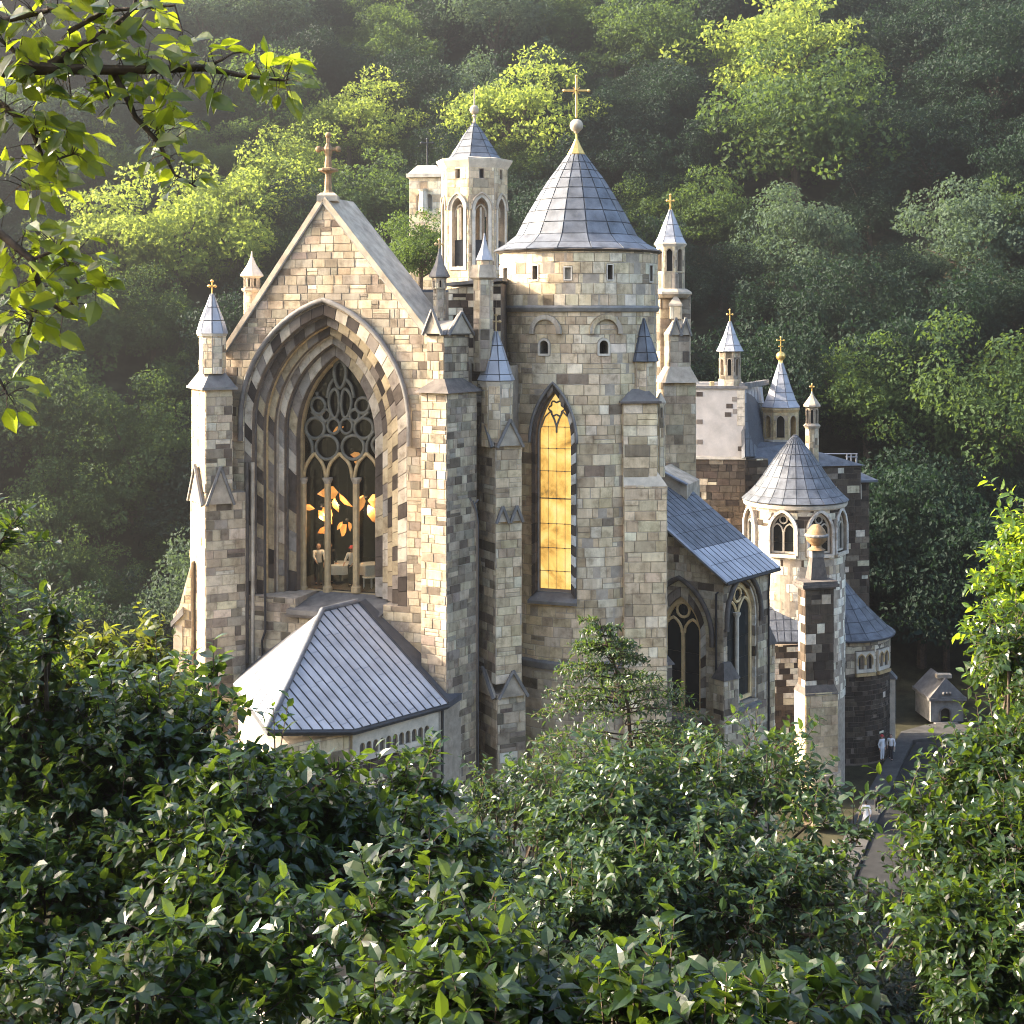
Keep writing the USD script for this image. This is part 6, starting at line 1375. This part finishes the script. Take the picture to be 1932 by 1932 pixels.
shrub('bush', 'large dark green broad-leaved bush filling the lower left corner', [(-60, 1290), (40, 1300), (150, 1290), (250, 1275), (330, 1310), (430, 1275), (530, 1290), (605, 1360), (650, 1440), (710, 1500), (800, 1480), (850, 1560), (850, 1640), (720, 1700), (700, 1990), (-60, 1990)], 14.5, 10.0, 'leaf_bush', 301, lobe=.62, leaf=.15, twig=.42, dens=11, trunk_px=300, width=1.25)
shrub('tree', 'young tree top with yellow light painted in its leaves poking above the big bush at left', [(115, 1215), (150, 1195), (200, 1250), (245, 1195), (275, 1200), (320, 1245), (330, 1310), (60, 1310)], 15.8, 15.2, 'leaf_yellow_lit', 303, lobe=.3, leaf=.13, twig=.42, dens=14, width=1.1, thick=1.5)
shrub('tree', 'broad green tree with pale glossy drooping leaves in front of the side wing', [(1090, 1440), (1180, 1400), (1320, 1370), (1440, 1385), (1545, 1385), (1600, 1420), (1600, 1530), (1680, 1640), (1730, 1720), (1640, 1800), (1500, 1800), (1250, 1830), (900, 1800), (850, 1640), (865, 1530), (960, 1480), (1010, 1470)], 22.0, 15.5, 'leaf_mid', 305, lobe=.80, leaf=.15, twig=.5, dens=9.5, droop=.38, width=1.1, thick=1.3, trunk_px=1350)
shrub('bush', 'near bush with big bright green leaves along the bottom edge, centre', [(690, 1690), (760, 1650), (800, 1700), (930, 1740), (1080, 1790), (1220, 1800), (1330, 1850), (1470, 1840), (1520, 1870), (1500, 1990), (640, 1990), (660, 1800)], 9.6, 7.4, 'leaf_near', 307, lobe=.36, leaf=.14, twig=.34, dens=15, nleaf=9, trunk_px=1000, width=1.25)
shrub('tree', 'bright green tree rising along the right edge beside the road', [(1990, 1180), (1900, 1200), (1850, 1250), (1810, 1275), (1775, 1290), (1790, 1350), (1810, 1400), (1735, 1440), (1700, 1490), (1705, 1570), (1725, 1640), (1700, 1720), (1720, 1820), (1780, 1990), (1990, 1990)], 20.0, 14.0, 'leaf_near', 309, lobe=.62, leaf=.145, twig=.46, dens=13, width=1.1, trunk_px=1900, thick=1.5)
shrub('tree', 'yellow-green top of the right edge tree, its sunlight painted into the leaf colour', [(1990, 960), (1925, 975), (1880, 1060), (1845, 1150), (1815, 1235), (1880, 1290), (1990, 1330)], 21.5, 20.6, 'leaf_sunlit', 319, lobe=.5, leaf=.15, twig=.46, dens=12, width=1.1, thick=1.2, trunk_px=1960)
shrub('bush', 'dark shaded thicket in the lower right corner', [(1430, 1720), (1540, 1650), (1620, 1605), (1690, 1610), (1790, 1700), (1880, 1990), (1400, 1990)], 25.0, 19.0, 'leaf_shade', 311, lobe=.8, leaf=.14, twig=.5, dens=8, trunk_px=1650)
shrub('bush', 'leafy shrub between porch and round tower foot', [(860, 1500), (930, 1440), (1010, 1430), (1080, 1450), (1010, 1560), (900, 1600)], 25.0, 23.5, 'leaf_mid', 313, lobe=.55, leaf=.14, twig=.55, dens=8, droop=.3, inside=.2, thick=.9)
shrub('bush', 'slim shoots with fresh leaves at the left edge below the hanging branch', [(-40, 1000), (40, 1010), (70, 1040), (60, 1110), (120, 1180), (90, 1260), (-40, 1260)], 13.6, 13.4, 'leaf_near', 315, lobe=.28, leaf=.15, twig=.36, dens=9, nleaf=7, thick=.35, inside=.1)
shrub('bush', 'dark broad-leaved bush in front of the porch wall and the foot of the broad buttress', [(600, 1425), (690, 1440), (780, 1450), (850, 1500), (905, 1540), (930, 1640), (860, 1740), (640, 1760), (560, 1640), (540, 1500)], 15.0, 12.6, 'leaf_bush', 317, lobe=.5, leaf=.15, twig=.42, dens=12, trunk_px=740, width=1.2, thick=1.4)
def sapling():
    rng = np.random.default_rng(19); Y = 26.0; foot, topp = W(1195, 1500, Y), W(1128, 1165, Y); mid = W(1185, 1330, Y)
    th = thing('sapling', 'slender feathery sapling standing in front of the round tower', 'tree', (foot[0], Y, float(ground_z(foot[0], Y))))
    base = np.array([foot[0] + .2, Y, float(ground_z(foot[0], Y)) - .3]); br = [tube([base, foot, mid, topp], [.07, .05, .03, .008], 6)]; leaves, stems = [], []
    for k in range(78):
        t = rng.uniform(0, 1) ** .9; p = foot * (1 - t) ** 2 + 2 * mid * t * (1 - t) + topp * t * t; L = (2.3 - 2.1 * t) * rng.uniform(.7, 1.1); a = rng.uniform(0, 6.28)
        d = unit(np.array([math.cos(a), .6 * math.sin(a), .28])); q = np.array([p + d * L * s + np.array([0, 0, -.28 * L * s * s]) for s in (0, .33, .66, 1)]); br.append(tube(q, [.016, .011, .007, .003], 4))
        for s in np.linspace(.2, 1, 6):
            b = p + d * L * s + np.array([0, 0, -.28 * L * s * s]); sg = np.array([unit(np.cross(d, [0, 0, 1])) * e + d * .8 for e in (-1, 1)])
            P, Dd, N, S, st = twigs(rng, np.array([b, b]), sg, .46 * (1 - .55 * t), 9, .125 * (1 - .25 * t), .3); leaves.append((P, Dd, N, S)); stems += st
    emit_tree(th, leaves, stems, br, 'leaf_mid', .8)
sapling()
# ---- the branch hanging into the picture from the upper left
def hanging_branch():
    rng = np.random.default_rng(23); Y = 5.2; w = lambda x, y, dy=0: W(x, y, Y + dy)
    gx = -2.75; gz = float(ground_z(gx, 5.6)); th = thing('overhanging_tree', 'tree with backlit leaves whose branch hangs in at the upper left', 'tree', (gx, 5.6, gz))
    cr = [np.array([gx, 5.6, gz - .3]), np.array([gx - .1, 5.5, 29.3]), np.array([gx + .05, 5.4, 31.2]), np.array([gx + .1, 5.3, 33.6])]
    br = [tube(cr, [.16, .13, .10, .06], 9)]
    B = [([(-200, 118, .1), (0, 132), (60, 128), (100, 130), (250, 132), (385, 128), (470, 145), (540, 152)], [.045, .030, .026, .021, .017, .013, .008, .004]),
         ([(95, 124), (145, 92), (180, 72), (215, 50), (250, 18), (270, -40)], [.02, .016, .013, .01, .007, .005]),
         ([(215, 138), (237, 180), (255, 220), (300, 270), (330, 330), (370, 352)], [.013, .012, .010, .008, .005, .003]),
         ([(-150, 250, .2), (-20, 180, .1), (60, 240), (90, 330), (40, 350)], [.03, .016, .012, .007, .004]),
         ([(-150, 380, .1), (0, 440), (60, 490), (80, 560), (120, 590), (160, 545), (200, 530)], [.03, .016, .013, .010, .008, .006, .003]),
         ([(80, 560), (60, 600), (50, 640)], [.008, .006, .003]), ([(60, 490), (110, 470), (150, 540)], [.008, .006, .003]), ([(-150, 640, .1), (-10, 700), (15, 745)], [.02, .008, .003]),
         ([(-150, 30), (0, 40), (90, 20), (160, 10)], [.03, .014, .009, .005]), ([(60, 240), (110, 300), (140, 290)], [.008, .006, .003]), ([(385, 128), (420, 112), (440, 100)], [.007, .005, .003]), ([(130, 60), (200, 20), (330, 10), (345, 60)], [.01, .008, .005, .003]),
         ([(170, 130), (215, 200), (200, 150)], [.006, .005, .003]), ([(60, 128), (20, 90), (-20, 60)], [.012, .008, .005])]
    for pts, r in B: br.append(tube([w(p[0], p[1], p[2] if len(p) > 2 else .02 * math.sin(p[0])) for p in pts], r, 7))
    br.append(tube([cr[2], w(-200, 118, .1)], [.07, .045], 7)); br.append(tube([cr[2] - [0, 0, .6], w(-150, 250, .2)], [.05, .03], 7)); br.append(tube([cr[1] + [0, 0, .3], w(-150, 380, .1)], [.05, .03], 7)); br.append(tube([cr[1], w(-150, 640, .1)], [.04, .02], 7)); br.append(tube([cr[2] + [0, 0, .3], w(-150, 30)], [.05, .03], 7))
    sprays = [(60, 40, 60, 20), (130, 30, 60, 18), (230, 20, 55, 14), (300, 12, 40, 8), (100, 90, 50, 12), (170, 60, 50, 12), (40, 100, 40, 9), (260, 110, 50, 14), (335, 115, 50, 13), (390, 110, 36, 9), (290, 70, 44, 6), (200, 110, 40, 8), (440, 150, 34, 6), (520, 130, 40, 10), (535, 165, 36, 9), (490, 128, 30, 5),
              (270, 195, 50, 13), (345, 200, 45, 10), (230, 180, 40, 8), (300, 225, 36, 6), (320, 280, 34, 6), (355, 325, 36, 6), (320, 345, 26, 3), (290, 285, 24, 3), (30, 190, 50, 16), (90, 210, 50, 14), (130, 240, 46, 11), (20, 260, 50, 15), (80, 290, 44, 10), (145, 290, 40, 7), (30, 340, 50, 13), (90, 350, 40, 7),
              (30, 440, 44, 8), (70, 460, 45, 10), (30, 510, 46, 12), (90, 510, 50, 14), (140, 480, 40, 7), (150, 540, 40, 8), (190, 545, 30, 4), (60, 570, 48, 11), (30, 600, 40, 8), (80, 610, 40, 7), (10, 660, 36, 6), (15, 745, 36, 9), (5, 50, 50, 12), (5, 150, 50, 10), (140, 150, 45, 10), (60, 130, 50, 8)]
    bp = np.vstack([np.array([w(*(np.array(p[:2]) * (1 - u) + np.array(q[:2]) * u)) for u in np.linspace(0, 1, 12)]) for pts, _ in B for p, q in zip(pts[:-1], pts[1:])])
    P, Dd, N, S, st = [], [], [], [], []
    for x, y, r, n in sprays:
        for k in range(int(n * 1.2 + 1)):
            a = rng.uniform(0, 6.28); rr = r * 1.25 * math.sqrt(rng.random()); dy = rng.uniform(-.16, .16)
            p = w(x + rr * math.cos(a), y + rr * .8 * math.sin(a), dy); d = unit(np.array([math.cos(a) * .8 + .25, rng.normal() * .5, -.35 - .6 * math.sin(a) * .5 + rng.normal() * .25]))
            n_ = unit(np.array([rng.normal() * .5 - .2, -.55 + rng.normal() * .45, .75 + rng.normal() * .3])); L = .100 * rng.uniform(.6, 1.15)
            P.append(p); Dd.append(d); N.append(unit(n_ - d * (n_ @ d))); S.append(L); q = bp[np.argmin(((bp - p) ** 2).sum(1) + rng.random(len(bp)) * .004)]; st.append((p, p * .5 + q * .5 + [0, 0, .006], q))
    emit_tree(th, [(np.array(P), np.array(Dd), np.array(N), np.array(S))], st, br, 'leaf_hang', 1.3, 300, (.0012, .0022))
hanging_branch()
# ------------------------------------------------------------------ people
def bones(segs, ref=.045, smooth_n=8):
    """segs: lists of (point, radius); every pair of neighbours becomes a tapered hull; joined and smoothed to one skin."""
    ms = []
    for s in segs:
        for (a, ra), (b, rb) in zip(s[:-1], s[1:]): ms.append(Manifold.batch_hull([Manifold.sphere(ra, 12).translate(tuple(map(float, a))), Manifold.sphere(rb, 12).translate(tuple(map(float, b)))]))
    m = Manifold.batch_boolean(ms, manifold3d.OpType.Add).refine_to_length(ref)
    v, f, _ = meshkit.arrays(m); t = trimesh.Trimesh(v, f, process=True); trimesh.smoothing.filter_taubin(t, iterations=smooth_n); return t
def person(label, at, yaw, h, top, legs, pose='stand', hair='hair', hat=None, group=None, skirt=False):
    s = h / 1.75; c, n = math.cos(yaw), math.sin(yaw); at = np.asarray(at, float)
    T = lambda p: at + np.array([p[0] * c - p[1] * n, p[0] * n + p[1] * c, p[2]]) * s          # model faces -y
    r = lambda q: q * s
    st = {'stand': .0, 'stride': .17, 'work': .05}[pose]; hand = {'stand': [(.27, -.03, .82), (-.27, -.05, .82)], 'stride': [(.26, -.2, .9), (-.27, .14, .85)], 'work': [(.2, -.38, 1.02), (-.16, -.42, 1.04)]}[pose]
    hip, sh = [(.09, 0, .92), (-.09, 0, .92)], [(.19, 0, 1.42), (-.19, 0, 1.42)]; knee = [(.1, -st * .7 - .02, .5), (-.1, st * .2 - .02, .5)]; foot = [(.1, -st, .08), (-.1, st, .08)]
    elbow = [((a[0] + b[0]) / 2 + .05 * np.sign(a[0]), (a[1] + b[1]) / 2 + .07, (a[2] + b[2]) / 2) for a, b in zip(sh, hand)]
    segs = [[(T((0, 0, .95)), r(.14)), (T((0, 0, 1.15)), r(.125)), (T((0, .01, 1.36)), r(.14)), (T((0, 0, 1.5)), r(.055)), (T((0, -.01, 1.55)), r(.055))], [(T((0, -.01, 1.6)), r(.085)), (T((0, 0, 1.68)), r(.092))], [(T((0, -.03, 1.585)), r(.062)), (T((0, -.045, 1.57)), r(.045))],
            [(T((.0, 0, 1.38)), r(.1)), (T(sh[0]), r(.06))], [(T((.0, 0, 1.38)), r(.1)), (T(sh[1]), r(.06))], [(T((0, -.095, 1.63)), r(.014)), (T((0, -.115, 1.605)), r(.016))]]
    for i in (0, 1):
        segs += [[(T(hip[i]), r(.095)), (T(knee[i]), r(.062)), (T(foot[i]), r(.042))], [(T(foot[i]), r(.042)), (T((foot[i][0], foot[i][1] - .13, .04)), r(.035))], [(T(sh[i]), r(.055)), (T(elbow[i]), r(.042)), (T(hand[i]), r(.03))]]
        hx, hy, hz = hand[i]; dr = unit(np.array(hand[i]) - np.array(elbow[i])); sx = np.sign(hx)
        palm = np.array(hand[i]) + dr * .06; segs.append([(T(hand[i]), r(.028)), (T(palm), r(.034))])
        for k, l in enumerate((.07, .08, .075, .06)):
            o = np.array([0, (k - 1.5) * .018, 0]); segs.append([(T(palm + o), r(.011)), (T(palm + o + dr * l * .6 + [-.006 * sx, -.004, 0]), r(.010)), (T(palm + o + dr * l + [-.02 * sx, -.012, 0]), r(.008))])
        segs.append([(T(np.array(hand[i]) + dr * .02 + [0, -.02, 0]), r(.013)), (T(np.array(hand[i]) + dr * .05 + [-.02 * sx, -.05, 0]), r(.010)), (T(np.array(hand[i]) + dr * .085 + [-.025 * sx, -.055, 0]), r(.008))])
    for sx in (-1, 1): segs.append([(T((sx * .088, .01, 1.63)), r(.018)), (T((sx * .092, .012, 1.66)), r(.016))])
    th = thing('person', label, 'person', tuple(at), group)
    body = part(th, 'body', bones(segs, .05 * s, 5), 'skin', True)
    ts = [[(T((0, 0, .93)), r(.155)), (T((0, 0, 1.15)), r(.14)), (T((0, .01, 1.37)), r(.152)), (T((0, .005, 1.46)), r(.075))]]
    for i in (0, 1): ts += [[(T((0, 0, 1.38)), r(.112)), (T(sh[i]), r(.073)), (T(elbow[i]), r(.056)), (T(np.array(elbow[i]) * .35 + np.array(hand[i]) * .65), r(.045))]]
    part(body, 'shirt', bones(ts, .06 * s, 4), top, True)
    if skirt: part(body, 'skirt', lathe(T((0, 0, 0)), [(r(.3), at[2] + r(.35)), (r(.22), at[2] + r(.7)), (r(.155), at[2] + r(.98))], 14), legs, True)
    else:
        ls = [[(T((0, 0, .95)), r(.158)), (T((0, 0, .88)), r(.15))]]
        for i in (0, 1): ls += [[(T(hip[i]), r(.11)), (T(knee[i]), r(.078)), (T((foot[i][0], foot[i][1], .11)), r(.062))]]
        part(body, 'trousers', bones(ls, .06 * s, 4), legs, True)
    for i in (0, 1): part(body, 'shoe', bones([[(T((foot[i][0], foot[i][1] + .03, .045)), r(.045)), (T((foot[i][0], foot[i][1] - .14, .035)), r(.038))]], .05 * s, 2), 'cloth_dark', True)
    part(body, 'hair', bones([[(T((0, .02, 1.66)), r(.1)), (T((0, .03, 1.7)), r(.095))], [(T((0, .06, 1.62)), r(.07)), (T((0, .05, 1.7)), r(.08))]], .05 * s, 2), hair, True)
    for sx in (-1, 1): part(body, 'eye', ball(T((sx * .034, -.088, 1.645)), r(.012)), 'cloth_dark')
    part(body, 'mouth', box3(T((0, -.098, 1.575)), (r(.045), r(.012), r(.01)), yaw), 'cloth_red')
    if hat: part(body, 'hat', lathe(T((0, 0, 0)), [(r(.16), at[2] + r(1.69)), (r(.16), at[2] + r(1.70)), (r(.105), at[2] + r(1.71)), (r(.09), at[2] + r(1.80)), (r(.02), at[2] + r(1.82))], 12), hat, True)
    return th
def ground_at(px, py, z=.372): return W(px, py, (CZ - z) / (K * (py / SZ - HV)))
person('person all in white with a red cap standing by the apse wall', ground_at(1664, 1434), .5, 1.72, 'cloth_white', 'cloth_white', 'stand', hat='cloth_red')
person('person in a white and navy top with dark trousers nearest the path middle', ground_at(1681, 1433), -.4, 1.74, 'cloth_white', 'cloth_dark', 'stride')
person('person all in black in the shade against the apse wall', ground_at(1650, 1430), .9, 1.72, 'cloth_dark', 'cloth_dark', 'stand')
person('person in a long pale dress walking on the paved path', ground_at(1634, 1562), 2.9, 1.62, 'cloth_white', 'cloth_white', 'stride', skirt=True)
person('person in dark clothes walking ahead of the one in the pale dress', ground_at(1655, 1535, .25), 2.8, 1.7, 'cloth_dark', 'cloth_dark', 'stride')
person('person in blue top glimpsed through the leaves below the porch', (W(537, 1590, 49)[0], 49.0, .0), .2, 1.75, 'cloth_blue', 'cloth_red', 'stand')
LAMP = 45.0
# ---- the lit room behind the great window
def room():
    zf = WIN['zb'] + .03; at = lambda px, py, d: F.w3([[*F.at(px, py, d), d]])[0]
    def spot(px, d): p = at(px, 1105, d); return (p[0], p[1], zf)
    person('person in white shirt and dark apron left inside the great window', spot(601, -3.0), .3, 1.78, 'cloth_white', 'cloth_dark', 'work')
    person('person in white shirt at the centre inside the great window', spot(664, -3.1), -.4, 1.72, 'cloth_white', 'cloth_dark', 'work', hat='cloth_red')
    person('person in a dark suit standing behind the left one in the great window', spot(622, -3.5), .1, 1.76, 'cloth_dark', 'cloth_dark', 'stand')
    for k, (px, d, lb) in enumerate(((642, -3.9, 'table under a white cloth at the centre of the great window'), (703, -4.2, 'table under a white cloth at the right of the great window'))):
        o = np.array(spot(px, d)); t = thing('table', lb, 'table', tuple(o))
        part(t, 'table_top', Manifold.cylinder(.04, .62, .62, 24).translate((o[0], o[1], zf + .78)), 'bark')
        part(t, 'pedestal', lathe(o, [(.25, zf), (.06, zf + .05), (.05, zf + .78)], 10), 'iron')
        th = np.linspace(0, 2 * math.pi, 37)[:-1]; V = []
        for z_, r_, a_ in ((.835, .0, 0), (.835, .63, 0), (.80, .66, .01), (.42, .68, .05)): V += [[o[0] + (r_ + a_ * math.sin(9 * q)) * math.cos(q), o[1] + (r_ + a_ * math.sin(9 * q)) * math.sin(q), zf + z_] for q in th]
        Fc = [[i * 36 + j, (i + 1) * 36 + j, (i + 1) * 36 + (j + 1) % 36] for i in range(3) for j in range(36)] + [[i * 36 + j, (i + 1) * 36 + (j + 1) % 36, i * 36 + (j + 1) % 36] for i in range(3) for j in range(36)]
        part(t, 'tablecloth', (np.array(V), np.array(Fc)[:, ::-1]), 'cloth_white', True)
    for k, (px, d) in enumerate(((692, -3.0), (706, -3.3))):
        o = np.array(spot(px + 2, d)); c_ = thing('chair', ('white chair nearest the right jamb inside the great window', 'white chair behind the nearest one at the right of the great window')[k], 'chair', tuple(o))
        part(c_, 'seat', box3(o + [0, 0, .45], (.42, .42, .05), .3, .015), 'cloth_white'); part(c_, 'backrest', box3(o + [.06, .2, .72], (.42, .05, .46), .3, .015), 'cloth_white')
        for a in (-.17, .17):
            for b in (-.17, .17): part(c_, 'leg', tube([o + [a, b, 0], o + [a, b, .44]], .02, 5), 'cloth_white')
    rng = np.random.default_rng(31)
    spots = [(606, 958, -3.2, 4, 1.0, 'orange petal lamp glowing at the far left of the great window'), (638, 932, -3.0, 4, 1.2, 'orange petal lamp glowing between the two middle mullions of the great window'), (655, 985, -3.6, 3, .9, 'low orange petal lamp at the centre of the great window'),
             (690, 940, -3.3, 4, 1.25, 'orange petal lamp glowing beside the right mullion of the great window'), (616, 1000, -3.9, 2, .8, 'small low orange lamp left of the first mullion in the great window'), (664, 853, -2.9, 2, .6, 'small orange lamp high in the tracery of the great window'), (648, 803, -2.9, 1, .6, 'single yellow-orange lamp shade behind the middle tracery')]
    for k, (px, py, d, n, S, lb) in enumerate(spots):
        o = at(px, py, d); t = thing('pendant_lamp', lb, 'lamp', tuple(o))
        part(t, 'cord', tube([o + [0, 0, .3], [o[0], o[1], WIN['zs1'] + WIN['h1'] + .3]], .012, 4), 'iron'); part(t, 'hub', ball(o + [0, 0, .1], .08), 'iron')
        if k in (0, 1, 3):
            L = UsdLux.SphereLight.Define(stage, t + '/bulb'); L.CreateRadiusAttr(.09); L.CreateIntensityAttr(LAMP); L.CreateColorAttr((1.0, .72, .45)); L.AddTranslateOp().Set((0, -.2, -.45))
        for j in range(n):
            a = rng.uniform(0, 6.28); lv = rng.uniform(-1.6, .2); dr = unit(np.array([math.cos(a), math.sin(a) * .5, lv])); ln = rng.uniform(.5, .95) * S
            nn = unit(np.array([rng.normal() * .7, -.7, .3 + rng.normal() * .4])); nn = unit(nn - dr * (nn @ dr)); V, Fc = leaves_mesh(np.array([o + dr * .08 + rng.normal(size=3) * .12]), np.array([dr]), np.array([nn]), [ln], width=rng.uniform(.8, 1.5)); v = V[0]
            v2 = v + nn * .012; Fa = np.vstack([LEAF8F[:, ::-1], LEAF8F + 8]); part(t, 'petal_shade', (np.vstack([v, v2]), Fa), ('lamp_glow', 'lamp_dim')[int(rng.random() < .35)])
room()
# ------------------------------------------------------------------ air
HAZE = 0.00026
material('haze_air', {'v': ('principled_volume', {'color': (0.97, 0.98, 1.0), 'density': HAZE, 'anisotropy': 0.8})}, volume='v.volume')
M['haze_air'] = UsdShade.Material.Get(stage, '/World/Looks/haze_air')
structure('haze', trimesh.creation.box(bounds=[[-330, -40, -4], [330, 420, 245]]), 'haze_air', kind='stuff', label='pale sunlit morning haze filling the valley', cat='haze')
flush_stones()
